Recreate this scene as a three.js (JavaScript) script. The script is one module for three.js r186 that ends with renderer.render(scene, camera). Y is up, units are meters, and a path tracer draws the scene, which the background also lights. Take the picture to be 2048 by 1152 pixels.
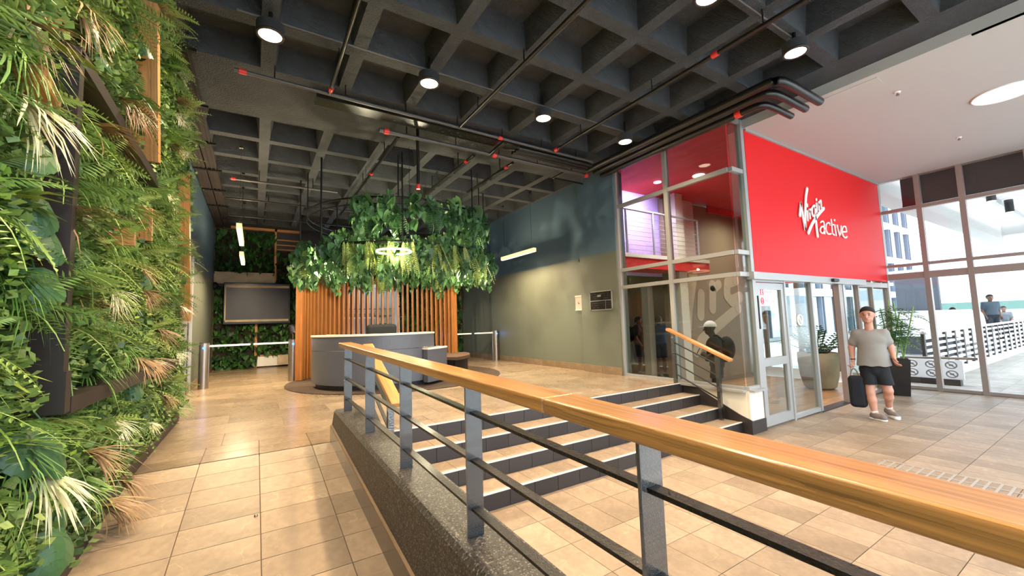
import * as THREE from 'three';
import { mergeGeometries } from 'three/addons/utils/BufferGeometryUtils.js';
import { RoundedBoxGeometry } from 'three/addons/geometries/RoundedBoxGeometry.js';
import { MarchingCubes } from 'three/addons/objects/MarchingCubes.js';
import { FontLoader } from 'three/addons/loaders/FontLoader.js';
import { TextGeometry } from 'three/addons/geometries/TextGeometry.js';
import { RectAreaLightUniformsLib } from 'three/addons/lights/RectAreaLightUniformsLib.js';

// ---------------------------------------------------------------- camera, sky, sun, exposure
const V3 = (x, y, z) => new THREE.Vector3(x, y, z);
const scene = new THREE.Scene();
const FOCAL = 817.27, EYE = V3(0, 1.68, 0), YAW = -0.5616, PITCH = 0.08452, ROLL = -0.0312;
const camera = new THREE.PerspectiveCamera(2 * Math.atan(576 / FOCAL) * 180 / Math.PI, 2048 / 1152, 0.05, 400);
const camF = V3(-Math.sin(YAW) * Math.cos(PITCH), Math.sin(PITCH), -Math.cos(YAW) * Math.cos(PITCH));
const camR0 = V3(Math.cos(YAW), 0, -Math.sin(YAW)), camU0 = V3().crossVectors(camR0, camF);
const camR = camR0.clone().multiplyScalar(Math.cos(ROLL)).addScaledVector(camU0, Math.sin(ROLL));
const camU = camU0.clone().multiplyScalar(Math.cos(ROLL)).addScaledVector(camR0, -Math.sin(ROLL));
camera.position.copy(EYE);
camera.quaternion.setFromRotationMatrix(new THREE.Matrix4().makeBasis(camR, camU, camF.clone().negate()));
scene.add(camera);

const renderer = new THREE.WebGLRenderer({ antialias: true });
renderer.toneMapping = THREE.LinearToneMapping;
renderer.toneMappingExposure = 1.0;
renderer.shadowMap.enabled = true;
RectAreaLightUniformsLib.init();

scene.background = new THREE.Color().setRGB(4.4, 5.3, 6.1);
const sun = new THREE.DirectionalLight(0xfff3e0, 3);
sun.position.set(22, 30, 16); sun.target.position.set(14, 0, 0);
sun.castShadow = true;
Object.assign(sun.shadow.camera, { left: -30, right: 30, top: 30, bottom: -30, near: 1, far: 90 });
sun.shadow.mapSize.set(2048, 2048);
scene.add(sun, sun.target);

// ---------------------------------------------------------------- a photo pixel gives a direction; the plane it lies on gives the distance
const ray = (px, py) => camR.clone().multiplyScalar((px - 1024) / FOCAL).addScaledVector(camU, (576 - py) / FOCAL).add(camF);
const onX = (px, py, X) => { const d = ray(px, py); return EYE.clone().addScaledVector(d, (X - EYE.x) / d.x); };
const onY = (px, py, Y) => { const d = ray(px, py); return EYE.clone().addScaledVector(d, (Y - EYE.y) / d.y); };
const onZ = (px, py, Z) => { const d = ray(px, py); return EYE.clone().addScaledVector(d, (Z - EYE.z) / d.z); };
const atD = (px, py, D) => EYE.clone().addScaledVector(ray(px, py), D);

// ---------------------------------------------------------------- random numbers and noise
let seedState = 12345;
const setSeed = (s) => { seedState = s | 0; };
const rnd = () => { seedState = (seedState + 0x6d2b79f5) | 0; let t = Math.imul(seedState ^ (seedState >>> 15), 1 | seedState); t = (t + Math.imul(t ^ (t >>> 7), 61 | t)) ^ t; return ((t ^ (t >>> 14)) >>> 0) / 4294967296; };
const rr = (a, b) => a + (b - a) * rnd();
const pick = (a) => a[Math.floor(rnd() * a.length) % a.length];
const hash2 = (x, y, s) => { let h = Math.imul(x | 0, 374761393) ^ Math.imul(y | 0, 668265263) ^ Math.imul(s | 0, 1442695041); h = Math.imul(h ^ (h >>> 13), 1274126177); return ((h ^ (h >>> 16)) >>> 0) / 4294967296; };
// value noise that repeats every `per` cells
function vnoise(x, y, per, s) {
  const ix = Math.floor(x), iy = Math.floor(y), fx = x - ix, fy = y - iy, u = fx * fx * (3 - 2 * fx), v = fy * fy * (3 - 2 * fy);
  const w = (a, p) => ((a % p) + p) % p, px = per[0] ?? per, py = per[1] ?? per;
  const a = hash2(w(ix, px), w(iy, py), s), b = hash2(w(ix + 1, px), w(iy, py), s), c = hash2(w(ix, px), w(iy + 1, py), s), d = hash2(w(ix + 1, px), w(iy + 1, py), s);
  return a + (b - a) * u + (c - a) * v + (a - b - c + d) * u * v;
}
function fbm(u, v, base, oct, s) { // u,v in 0..1
  let f = 0, a = 0.5, n = 0, bx = base[0] ?? base, by = base[1] ?? base;
  for (let i = 0; i < oct; i++) { f += a * vnoise(u * bx, v * by, [bx, by], s + i * 17); n += a; a *= 0.5; bx *= 2; by *= 2; }
  return f / n;
}
function dataTex(w, h, fn, srgb = true) {
  const d = new Uint8Array(w * h * 4);
  for (let j = 0; j < h; j++) for (let i = 0; i < w; i++) {
    const c = fn(i / w, j / h, i, j), o = (j * w + i) * 4;
    d[o] = Math.max(0, Math.min(255, c[0])); d[o + 1] = Math.max(0, Math.min(255, c[1])); d[o + 2] = Math.max(0, Math.min(255, c[2])); d[o + 3] = 255;
  }
  const t = new THREE.DataTexture(d, w, h); t.wrapS = t.wrapT = THREE.RepeatWrapping; t.magFilter = THREE.LinearFilter; t.minFilter = THREE.LinearMipmapLinearFilter; t.generateMipmaps = true;
  if (srgb) t.colorSpace = THREE.SRGBColorSpace;
  t.needsUpdate = true; return t;
}
const rep = (t, x, y) => { const c = t.clone(); c.repeat.set(x, y ?? x); c.needsUpdate = true; return c; };
const g3 = (g) => [g, g, g];

// ---------------------------------------------------------------- textures (what surfaces are made of)
const T = {};
T.stone = dataTex(512, 512, (u, v) => { // beige stone tile, cloudy with thin pale veins; one repeat is 1.2 m
  const c = fbm(u, v, 4, 5, 3), f = fbm(u, v, 40, 3, 9), w = fbm(u, v, 5, 4, 31);
  const vein = Math.max(0, 1 - Math.abs(w - 0.5) * 90) * (fbm(u, v, 6, 2, 77) > 0.52 ? 1 : 0.12);
  const k = 0.86 + 0.2 * (c - 0.5) + 0.13 * (f - 0.5);
  return [212 * k + 24 * vein, 196 * k + 24 * vein, 176 * k + 22 * vein];
});
T.oak = dataTex(256, 1024, (u, v) => { // grain runs along v; one repeat is 0.25 x 1 m
  const warp = fbm(u, v, [3, 4], 3, 5) * 1.4, g = fbm((u + warp * 0.06) % 1, v, [48, 2], 4, 12), s = fbm(u, v, [90, 6], 2, 44), b = fbm(u, v, [4, 3], 2, 61);
  const k = 0.8 + 0.32 * (g - 0.5) + 0.16 * (s - 0.5) + 0.22 * (b - 0.5) - (s > 0.7 ? 0.12 : 0);
  return [240 * k, 186 * k, 122 * k];
});
T.granite = dataTex(512, 512, (u, v, i, j) => {
  const n = hash2(i >> 2, j >> 2, 4), m = hash2(i, j, 8), c = fbm(u, v, 60, 2, 21);
  let g = 60 + 30 * (c - 0.5) + 30 * (m - 0.5); if (n > 0.9) g += 60; if (n < 0.16) g -= 42;
  return [g * 1.04, g * 0.97, g * 0.9];
});
T.stipple = dataTex(512, 512, (u, v) => { const a = fbm(u, v, 90, 3, 2), b = fbm(u, v, 16, 2, 7); return g3(255 * (0.75 * a + 0.25 * b)); }, false);
T.lumps = dataTex(256, 512, (u, v) => { const a = fbm(u, v, [14, 40], 3, 91), b = fbm(u, v, [40, 90], 2, 33); return g3(255 * (0.7 * a + 0.3 * b)); }, false);
T.brushed = dataTex(256, 256, (u, v) => g3(150 + 100 * (fbm(u, v, [120, 2], 2, 6) - 0.5)), false);
T.carpet = dataTex(512, 512, (u, v, i, j) => {
  const s = fbm(u, v, [6, 60], 3, 14), n = hash2(i, j, 3), k = 0.72 + 0.7 * (s - 0.5) + 0.35 * (n - 0.5);
  return [88 * k, 66 * k, 50 * k];
});
T.plaster = dataTex(512, 512, (u, v) => g3(255 * (0.6 * fbm(u, v, 60, 3, 51) + 0.4 * fbm(u, v, 6, 3, 52))), false);
T.concrete = dataTex(256, 256, (u, v) => { const c = fbm(u, v, 5, 5, 83), k = 0.8 + 0.4 * (c - 0.5); return [196 * k, 174 * k, 140 * k]; });
T.cloud = dataTex(256, 256, (u, v) => { const c = fbm(u, v, 6, 5, 19), k = 0.9 + 0.25 * (c - 0.5); return g3(255 * k); });
T.flecks = dataTex(512, 512, (u, v, i, j) => { // dark paint with chips where pale plaster shows
  const c = fbm(u, v, 6, 4, 71), m = fbm(u, v, 10, 3, 140), n = hash2(i >> 1, j >> 1, 15), k = 0.9 + 0.25 * (c - 0.5), chip = m > 0.6 && n > 0.965 ? 1 : 0;
  return chip ? [255, 252, 248] : g3(190 * k);
});
T.paving = dataTex(256, 256, (u, v) => { const c = fbm(u, v, 8, 4, 29), k = 0.85 + 0.2 * (c - 0.5); return [250 * k, 248 * k, 244 * k]; });
T.planks = dataTex(512, 512, (u, v) => { // honey timber boards seen through the shop glass
  const row = Math.floor(v * 8), off = hash2(row, 3, 9), g = fbm((u + off) % 1, v, [4, 64], 3, row * 5 + 1), e = (v * 8) % 1;
  const k = 0.82 + 0.3 * (g - 0.5) + 0.12 * (hash2(row, 7, 1) - 0.5) - (e < 0.03 ? 0.25 : 0);
  return [206 * k, 158 * k, 108 * k];
});
T.ribwood = dataTex(256, 512, (u, v) => { const r = Math.abs(((u * 12) % 1) - 0.5), n = fbm(u, v, [30, 4], 3, 66), k = 0.75 + 0.5 * (n - 0.5); return [62 * k, 50 * k, 44 * k].map((c) => c * (r > 0.4 ? 0.8 : 1)); });

// ---------------------------------------------------------------- materials
const mat = (color, o = {}) => new THREE.MeshStandardMaterial({ color, roughness: 0.6, ...o });
const phys = (color, o = {}) => new THREE.MeshPhysicalMaterial({ color, roughness: 0.5, ...o });
const STONE = [0xd8cdc1, 0xcec3b7, 0xc3b8ac];
const MT = {
  grout: mat(0x6b5a4a, { roughness: 0.9 }),
  skirt: [0xb9a793, 0xae9c88].map((c) => mat(c, { map: rep(T.stone, 1), roughness: 0.45 })),
  tileUp: STONE.map((c) => mat(c, { map: T.stone, roughness: 0.24, bumpMap: T.plaster, bumpScale: 0.0006 })),   // polished
  tileLow: STONE.map((c) => mat(c, { map: T.stone, roughness: 0.5, bumpMap: T.plaster, bumpScale: 0.001 })),       // the same stone, unpolished
  riser: [0x2b2625, 0x302b29, 0x272221].map((c) => mat(c, { roughness: 0.4, bumpMap: T.plaster, bumpScale: 0.0006 })),
  nosing: mat(0xd6d2ca, { roughness: 0.4, metalness: 0.2 }),
  granite: mat(0xffffff, { map: T.granite, roughness: 0.5, bumpMap: T.granite, bumpScale: 0.001 }),
  plinth: mat(0x74655a, { map: T.cloud, roughness: 0.22 }),
  oakRail: phys(0xffe6c6, { map: T.oak, roughness: 0.33, clearcoat: 0.55, clearcoatRoughness: 0.16, bumpMap: T.oak, bumpScale: 0.0006 }),
  oakSlat: mat(0xd4ac86, { map: T.oak, roughness: 0.5 }),
  oakFrame: mat(0xf4dcb8, { map: T.oak, roughness: 0.55 }),
  blackPaint: phys(0x0d0d0f, { roughness: 0.16, ior: 2.2, clearcoat: 1, clearcoatRoughness: 0.08, bumpMap: rep(T.lumps, 5, 2.4), bumpScale: 0.004 }),
  blackBar: phys(0x0a0a0b, { roughness: 0.5, clearcoat: 0.12, clearcoatRoughness: 0.2, bumpMap: rep(T.lumps, 8, 3), bumpScale: 0.004 }),
  blackSteel: mat(0x0f0f10, { roughness: 0.35 }),
  darkSteel: mat(0x2a211d, { roughness: 0.5 }),
  ceil: mat(0x565b5f, { map: T.flecks, roughness: 0.75, bumpMap: T.stipple, bumpScale: 0.014, side: THREE.DoubleSide }),   // old charcoal paint, chipped
  pipe: mat(0x1a1716, { roughness: 0.3 }),
  pipeGrey: mat(0x4a4643, { roughness: 0.35 }),
  redBand: mat(0xd8342c, { roughness: 0.4 }),
  wallBlue: mat(0x4f6676, { roughness: 0.55, bumpMap: T.plaster, bumpScale: 0.002 }),
  wallGreen: mat(0x62665a, { roughness: 0.55, bumpMap: T.plaster, bumpScale: 0.002 }),
  white: mat(0xeceae6, { roughness: 0.7 }),
  soffit: mat(0xb4b2ae, { roughness: 0.85 }),
  cream: mat(0xd9d2bf, { roughness: 0.6 }),
  alu: mat(0xa3a29f, { roughness: 0.4, metalness: 0.3 }),
  aluBrown: mat(0x9a8d84, { roughness: 0.4, metalness: 0.3 }),
  glass: phys(0xffffff, { transmission: 1, thickness: 0, roughness: 0.02, ior: 1.45 }),
  tint: phys(0xdfe6e2, { transmission: 1, thickness: 0, roughness: 0.02, ior: 1.45 }),
  red: phys(0xd9181c, { roughness: 0.5, specularIntensity: 0.45 }),
  redFlat: mat(0xc81f1f, { roughness: 0.6 }),
  signWhite: mat(0xf4efe6, { roughness: 0.5 }),
  steel: mat(0xa59a8f, { metalness: 0.9, roughness: 0.55, roughnessMap: T.brushed }),
  barGlass: phys(0xe9efe6, { roughness: 0.15, clearcoat: 0.5 }),
  carpet: mat(0xffffff, { map: T.carpet, roughness: 0.95, bumpMap: T.carpet, bumpScale: 0.004 }),
  desk: mat(0x5a5d66, { roughness: 0.38 }),
  deskKick: mat(0x2a2a30, { roughness: 0.5 }),
  deskTop: mat(0xf3e8d2, { roughness: 0.4 }),
  fabricBlack: mat(0x121216, { roughness: 0.9 }),
  screen: mat(0x33353f, { roughness: 0.45 }),
  board: mat(0xcdbb9b, { roughness: 0.8, map: T.cloud }),
  ribwood: mat(0xffffff, { map: T.ribwood, roughness: 0.8, bumpMap: T.ribwood, bumpScale: 0.01 }),
  soil: mat(0x2a221b, { roughness: 1 }),
  leafDark: mat(0x2c5a2a, { side: THREE.DoubleSide, roughness: 0.5 }),
  concrete: mat(0xffffff, { map: T.concrete, roughness: 0.85 }),
  paving: mat(0xffffff, { map: T.paving, roughness: 0.8 }),
  shopFloor: mat(0xffffff, { map: T.planks, roughness: 0.35 }),
  glow: (c, k) => new THREE.MeshStandardMaterial({ color: 0x222222, emissive: c, emissiveIntensity: k, roughness: 0.6 }),
};

// ---------------------------------------------------------------- geometry helpers
const cache = new Map();
const memo = (k, f) => { if (!cache.has(k)) cache.set(k, f()); return cache.get(k); };
// box with uv in metres; (u0, v0) shifts the pattern
function bx(w, h, d, u0 = 0, v0 = 0, k = 1) {
  return memo(`b${w.toFixed(4)},${h.toFixed(4)},${d.toFixed(4)},${u0},${v0},${k}`, () => {
    const g = new THREE.BoxGeometry(w, h, d), uv = g.attributes.uv, s = [[d, h], [d, h], [w, d], [w, d], [w, h], [w, h]];
    for (let i = 0; i < 24; i++) { const f = s[i >> 2]; uv.setXY(i, (uv.getX(i) * f[0] + u0) * k, (uv.getY(i) * f[1] + v0) * k); }
    return g;
  });
}
// long timber piece: grain (texture v) along its longest side
function timber(w, h, d, u0 = 0, v0 = 0, r = 0) {
  const L = Math.max(w, h, d), g = r ? new RoundedBoxGeometry(w, h, d, 3, r) : new THREE.BoxGeometry(w, h, d), p = g.attributes.position, uv = g.attributes.uv, n = g.attributes.normal;
  for (let i = 0; i < p.count; i++) {
    const x = p.getX(i), y = p.getY(i), z = p.getZ(i), ax = Math.abs(n.getX(i)), ay = Math.abs(n.getY(i)), az = Math.abs(n.getZ(i));
    const along = L === w ? x : L === h ? y : z, c = L === w ? (ay > az ? z : y) : L === h ? (ax > az ? z : x) : (ay > ax ? x : y);
    uv.setXY(i, c * 4 + u0, along + v0);
  }
  return g;
}
const move = (g, x, y, z, rx = 0, ry = 0, rz = 0) => g.clone().applyMatrix4(new THREE.Matrix4().compose(V3(x, y, z), new THREE.Quaternion().setFromEuler(new THREE.Euler(rx, ry, rz)), V3(1, 1, 1)));
const merge = (list) => mergeGeometries(list.map((g) => { const q = g.index ? g.toNonIndexed() : g.clone(); for (const k of Object.keys(q.attributes)) if (!['position', 'normal', 'uv'].includes(k)) q.deleteAttribute(k); if (!q.attributes.uv) q.setAttribute('uv', new THREE.BufferAttribute(new Float32Array(q.attributes.position.count * 2), 2)); if (!q.attributes.normal) q.computeVertexNormals(); return q; }));
const cyl = (r0, r1, h, seg = 16, open = false) => new THREE.CylinderGeometry(r0, r1, h, seg, 1, open);
const tube = (pts, r, seg = 24, rad = 8) => new THREE.TubeGeometry(new THREE.CatmullRomCurve3(pts.map((p) => p.isVector3 ? p : V3(...p)), false, 'catmullrom', 0.3), seg, r, rad, false);
// straight round bar between two points
function bar(a, b, r, seg = 10) { const d = b.clone().sub(a), g = cyl(r, r, d.length(), seg); g.applyQuaternion(new THREE.Quaternion().setFromUnitVectors(V3(0, 1, 0), d.clone().normalize())); const m = a.clone().add(b).multiplyScalar(0.5); return g.translate(m.x, m.y, m.z); }
// flat quad prism from a polygon in the x-y plane, extruded by `t` towards +z
function prism(pts, t, bevel = 0) { const s = new THREE.Shape(pts.map((p) => new THREE.Vector2(p[0], p[1]))); return new THREE.ExtrudeGeometry(s, { depth: t, bevelEnabled: bevel > 0, bevelThickness: bevel, bevelSize: bevel, bevelSegments: 2, curveSegments: 8 }); }

// ---------------------------------------------------------------- the scene graph
const taken = new Map();
const numbered = (n) => { const k = taken.get(n) ?? 0; taken.set(n, k + 1); return k ? `${n}_${String(k).padStart(3, '0')}` : n; };
const lit = (o) => { o.traverse((m) => { if (m.isMesh) { m.castShadow = true; m.receiveShadow = true; } }); return o; };
function part(name, geo, material, parent, pos, rot, label) {
  const m = new THREE.Mesh(geo, material); m.name = name; m.castShadow = m.receiveShadow = true;
  if (pos) m.position.set(...pos); if (rot) m.rotation.set(...rot);
  if (label) m.userData.label = label;
  parent.add(m); return m;
}
function tag(o, label, category, group, kind) { o.userData.label = label; if (category) o.userData.category = category; if (group) o.userData.group = group; if (kind) o.userData.kind = kind; return o; }
function thing(name, label, category, pos = [0, 0, 0], ry = 0, group, kind) {
  const o = new THREE.Group(); o.name = numbered(name); o.position.set(...pos); o.rotation.y = ry; scene.add(o);
  return tag(o, label, category, group, kind);
}
const struct = (name, label, category, pos, ry) => thing(name, label, category, pos, ry, undefined, 'structure');
function single(name, geo, material, label, category, group, kind) {
  const m = part(numbered(name), geo, material, scene); return tag(m, label, category, group, kind);
}
function copyOf(o, label, pos, ry) { const c = o.clone(); c.userData = { ...o.userData }; c.name = numbered(o.name.replace(/_\d{3}$/, '')); scene.add(c); if (pos) c.position.set(...pos); if (ry !== undefined) c.rotation.y = ry; if (label) c.userData.label = label; return c; }
// ================================================================ the setting
const YU = 0.61, YC = 4.72;                         // upper floor level, underside of the coffered ceiling
const rampY = (z) => z < -4.28 ? YU + 0.002 : Math.max(0, 0.612 - 0.095 * (z + 4.28));

// tiles of a rectangular field as separate pieces: shared shapes, a few uv shifts and tones
function tileField(parent, cells, mats, thick, gap, place) {
  let n = 0;
  for (const [x0, x1, z0, z1] of cells) {
    const w = x1 - x0 - gap, d = z1 - z0 - gap; if (w < 0.02 || d < 0.02) continue;
    const v = Math.floor(rnd() * 6), g = bx(+w.toFixed(3), thick, +d.toFixed(3), (v * 0.37) % 1.2, (v * 0.53) % 1.2, 1 / 1.2);
    const m = new THREE.Mesh(g, pick(mats)); m.castShadow = m.receiveShadow = true;
    place(m, (x0 + x1) / 2, (z0 + z1) / 2);
    m.name = n++ < 300 ? 'tile' : 'tile'; parent.push(m);
  }
}
function settle(group, meshes, limit, eye = EYE) { // the nearest `limit` tiles stay parts, the rest is one joined part
  meshes.sort((a, b) => a.position.distanceTo(eye) - b.position.distanceTo(eye));
  meshes.slice(0, limit).forEach((m) => group.add(m));
  const rest = meshes.slice(limit), by = new Map();
  for (const m of rest) { m.updateMatrix(); if (!by.has(m.material)) by.set(m.material, []); by.get(m.material).push(m.geometry.clone().applyMatrix4(m.matrix)); }
  for (const [k, list] of by) { const p = part('far_tiles', merge(list), k, group); p.userData.kind = 'stuff'; }
}

setSeed(11);
{ // ---- upper floor
  const f = struct('floor', 'polished beige stone tile floor of the upper level around the reception desk', 'floor');
  part('screed', bx(7.3, 0.7, 9.81), MT.grout, f, [2.5, YU - 0.006 - 0.35, -9.245]);
  const cells = [];
  for (let r = 0; ; r++) {
    const z1 = -4.82 - r * 0.55, z0 = z1 - 0.55; if (z1 < -14.1) break;
    for (let x = (r % 2 ? 0.3 : -0.25) - 2.2; x < 6; x += 1.1) cells.push([Math.max(x, -1.02), Math.min(x + 1.1, 6.0), Math.max(z0, -14.12), z1]);
  }
  for (let x = 0.05 - 4 * 0.4125; x < 6; x += 0.4125) { cells.push([Math.max(x, -1.02), Math.min(x + 0.4125, 6.0), -4.82, -4.55]); cells.push([Math.max(x, -1.02), Math.min(x + 0.4125, 6.0), -4.55, -4.305]); }
  const list = []; tileField(list, cells.filter((c) => c[1] > c[0]), MT.tileUp, 0.012, 0.005, (m, x, z) => m.position.set(x, YU - 0.006, z));
  settle(f, list, 300);
}
{ // ---- ramp
  const f = struct('floor', 'beige tiled ramp running down beside the living wall', 'ramp');
  const L = 5.9, a = Math.atan(0.095), cz = -4.28 + L / 2 * Math.cos(a);
  part('screed', bx(1.72, 0.4, L), MT.grout, f, [-0.19, 0.612 - 0.095 * (cz + 4.28) - 0.2 - 0.008, cz], [a, 0, 0]);
  const list = [];
  for (let r = 0; r < 22; r++) for (let c = 0; c < 5; c++) {
    const x0 = Math.max(-1.04, 0.05 + (c - 3) * 0.4125), x1 = Math.min(0.63, 0.05 + (c - 2) * 0.4125), s0 = r * 0.268, w = x1 - x0 - 0.005; if (w < 0.03) continue;
    const v = Math.floor(rnd() * 6), m = new THREE.Mesh(bx(+w.toFixed(3), 0.012, 0.263, (v * 0.37) % 1.2, (v * 0.53) % 1.2, 1 / 1.2), pick(MT.tileLow));
    const s = s0 + 0.134; m.name = 'tile'; m.castShadow = m.receiveShadow = true;
    m.position.set((x0 + x1) / 2, 0.612 - s * Math.sin(a) - 0.006, -4.28 + s * Math.cos(a)); m.rotation.x = a; list.push(m);
  }
  list.forEach((m) => f.add(m));
  const stud = onY(512, 1024, rampY(-3.45)); part('floor_stud', new THREE.SphereGeometry(0.012, 10, 6), MT.steel, f, [stud.x, rampY(stud.z) + 0.002, stud.z]);
}
{ // ---- lower floor
  const f = struct('floor', 'beige stone tile floor of the lower entrance level', 'floor');
  part('screed', bx(11.3, 0.2, 5.1), MT.grout, f, [6.5, -0.106, -0.85]);
  
  const cells = [], X0 = 2.055 - 5 * 0.2825, Z0 = -3.389;
  for (let i = 0; i < 42; i++) for (let j = 0; j < 12; j++) { const x0 = X0 + i * 0.2825, z0 = Z0 + j * 0.424; if (x0 + 0.2825 < 0.9 || x0 > 12.0) continue; cells.push([Math.max(x0, 0.86), Math.min(x0 + 0.2825, 12.05), z0, z0 + 0.424]); }
  const list = []; tileField(list, cells, MT.tileLow, 0.012, 0.0045, (m, x, z) => m.position.set(x, -0.006, z));
  // the joints of the tactile strip: short grooved tiles by the entrance
  settle(f, list, 300, V3(4, 1, -2.6));
}
{ // ---- stairs: four risers of dark tile, treads of floor tile, pale metal nosings
  const s = struct('stairs', 'four wide steps with dark tiled risers and pale nosing strips', 'stairs');
  const zs = [-3.37, -3.69, -4.01, -4.305], ys = [0.1525, 0.305, 0.4575, 0.61], xl = 0.9, xr = 5.99;
  for (let k = 0; k < 4; k++) {
    const back = k < 3 ? zs[k + 1] : -4.32;
    part('step_core', bx(xr - xl, ys[k] - 0.014, Math.max(0.03, zs[k] - back) + (k < 3 ? 0.3 : 0)), MT.grout, s, [(xl + xr) / 2, (ys[k] - 0.014) / 2, zs[k] - 0.012 - (Math.max(0.03, zs[k] - back) + (k < 3 ? 0.3 : 0)) / 2]);
    const y0 = k ? ys[k - 1] : 0, off = [0, 0.09, 0.18, 0.05][k];
    for (let x = xl - off; x < xr; x += 0.2825) {
      const a = Math.max(x, xl), b = Math.min(x + 0.2825, xr); if (b - a < 0.02) continue;
      part('riser_tile', bx(+(b - a - 0.004).toFixed(3), 0.146, 0.012), pick(MT.riser), s, [(a + b) / 2, y0 + 0.073, zs[k] - 0.006]);
      if (k < 3) { const v = Math.floor(rnd() * 6), d = zs[k] - back; part('tread_tile', bx(+(b - a - 0.004).toFixed(3), 0.012, +(d - 0.03).toFixed(3), (v * 0.37) % 1.2, (v * 0.53) % 1.2, 1 / 1.2), pick(MT.tileLow), s, [(a + b) / 2, ys[k] - 0.006, zs[k] - 0.024 - (d - 0.03) / 2]); }
    }
    part('nosing', bx(xr - xl, 0.01, 0.026), MT.nosing, s, [(xl + xr) / 2, ys[k] - 0.002, zs[k] - 0.009]);
  }
}
{ // ---- ledge between ramp and stairs: tiled plinth, granite coping
  const s = struct('trim_1', 'low ledge with speckled dark granite coping and brown plinth tiles', 'ledge');
  const z0 = -4.31, z1 = 1.55, top = (z) => 0.81 - 0.022 * z, pt = (z) => 0.362 - 0.092 * z;
  // plinth tiles on the ramp side
  for (let i = 0; i < 16; i++) {
    const a = z0 + i * 0.4, b = Math.min(a + 0.397, z1); if (b < a) break;
    const g = prism([[a, rampY(a) - 0.02], [b, rampY(b) - 0.02], [b, pt(b)], [a, pt(a)]], 0.02, 0); g.rotateY(-Math.PI / 2);   // (z,y) polygon turned to face -x
    part('plinth_tile', g, MT.plinth, s, [0.64, 0, 0]);
  }
  part('trim_strip', timber(0.026, 0.008, Math.hypot(z1 - z0, 0.092 * (z1 - z0))), MT.skirt[0], s, [0.633, pt((z0 + z1) / 2) + 0.004, (z0 + z1) / 2], [Math.atan(0.092), 0, 0]);
  // granite: a solid with a leaning face, drawn as a loft along z
  const sec = (z) => [[0.637, pt(z) + 0.006], [0.655, top(z) - 0.02], [0.675, top(z)], [0.895, top(z)], [0.905, top(z) - 0.012], [0.905, -0.02], [0.637, -0.02]];
  const pos = [], uv = [], N = 24, secs = Array.from({ length: N + 1 }, (_, i) => { const z = z0 + (z1 - z0) * i / N; return sec(z).map(([x, y]) => [x, y, z]); });
  const quad = (a, b, c, d) => { const A = V3(...a), B = V3(...b), D = V3(...d), n = B.clone().sub(A).cross(D.clone().sub(A)); const ax = Math.abs(n.x) > Math.abs(n.y) ? (p) => [p[2] * 1.4, p[1] * 1.4] : (p) => [p[2] * 1.4, p[0] * 1.4]; for (const p of [a, b, c, a, c, d]) { pos.push(...p); uv.push(...ax(p)); } };
  for (let i = 0; i < N; i++) for (let k = 0; k < 7; k++) { const l = (k + 1) % 7; quad(secs[i][k], secs[i + 1][k], secs[i + 1][l], secs[i][l]); }
  const e = secs[0]; for (let k = 1; k < 6; k++) { for (const p of [e[0], e[k], e[k + 1]]) { pos.push(...p); uv.push(p[0] * 2, p[1] * 2); } }
  const g = new THREE.BufferGeometry(); g.setAttribute('position', new THREE.Float32BufferAttribute(pos, 3)); g.setAttribute('uv', new THREE.Float32BufferAttribute(uv, 2)); g.computeVertexNormals();
  MT.granite.side = THREE.DoubleSide; part('coping', g, MT.granite, s);
}
{ // ---- coffered ceiling: one hollow pan per coffer, flat beams between the fields
  const c = struct('ceiling', 'dark grey painted concrete coffered ceiling', 'ceiling');
  const pan = (pw, pd, ow, od, tp, dep) => memo(`pan${pw}${pd}${ow}${od}`, () => {
    const P = [], U = [], q = (...p) => { for (const k of [0, 1, 2, 0, 2, 3]) { P.push(...p[k]); U.push(p[k][0] + p[k][1] * 0.7, p[k][2] + p[k][1] * 0.7); } };
    const r = (w, d, y) => [[-w / 2, y, -d / 2], [w / 2, y, -d / 2], [w / 2, y, d / 2], [-w / 2, y, d / 2]];
    const A = r(pw, pd, 0), B = r(ow, od, 0), Cc = r(ow - 2 * tp, od - 2 * tp, dep);
    for (let k = 0; k < 4; k++) { const l = (k + 1) % 4; q(A[k], A[l], B[l], B[k]); q(B[k], B[l], Cc[l], Cc[k]); }
    q(Cc[0], Cc[1], Cc[2], Cc[3]);
    const g = new THREE.BufferGeometry(); g.setAttribute('position', new THREE.Float32BufferAttribute(P, 3)); g.setAttribute('uv', new THREE.Float32BufferAttribute(U, 2)); g.computeVertexNormals(); return g;
  });
  MT.ceil.side = THREE.DoubleSide;
  const near = pan(0.845, 0.87, 0.7, 0.72, 0.05, 0.3), far = pan(0.845, 0.895, 0.7, 0.75, 0.05, 0.3);
  for (let i = 0; i < 8; i++) {
    const x = -0.775 + 0.845 * (i + 0.5) + 0.0;
    for (let j = 0; j < 8; j++) part('coffer', near, MT.ceil, c, [x, YC, -5.39 + 0.87 * (j + 0.5)]);
    for (let j = 0; j < 8; j++) part('coffer', far, MT.ceil, c, [x, YC, -6.58 - 0.895 * (j + 0.5)]);
  }
  part('beam', bx(7.6, 0.4, 1.19), MT.ceil, c, [2.6, YC + 0.2, -5.985]);
  part('beam', bx(0.3, 0.4, 15.75), MT.ceil, c, [-0.925, YC + 0.2, -6.26]);
  part('beam', bx(0.5, 0.4, 15.75), MT.ceil, c, [6.235, YC + 0.2, -6.26]);
  part('beam', bx(7.6, 0.4, 0.4), MT.ceil, c, [2.6, YC + 0.2, -13.94]);
  part('slab', bx(14.2, 0.2, 15.9), MT.ceil, c, [5.9, YC + 0.42, -6.3]);
}
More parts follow.
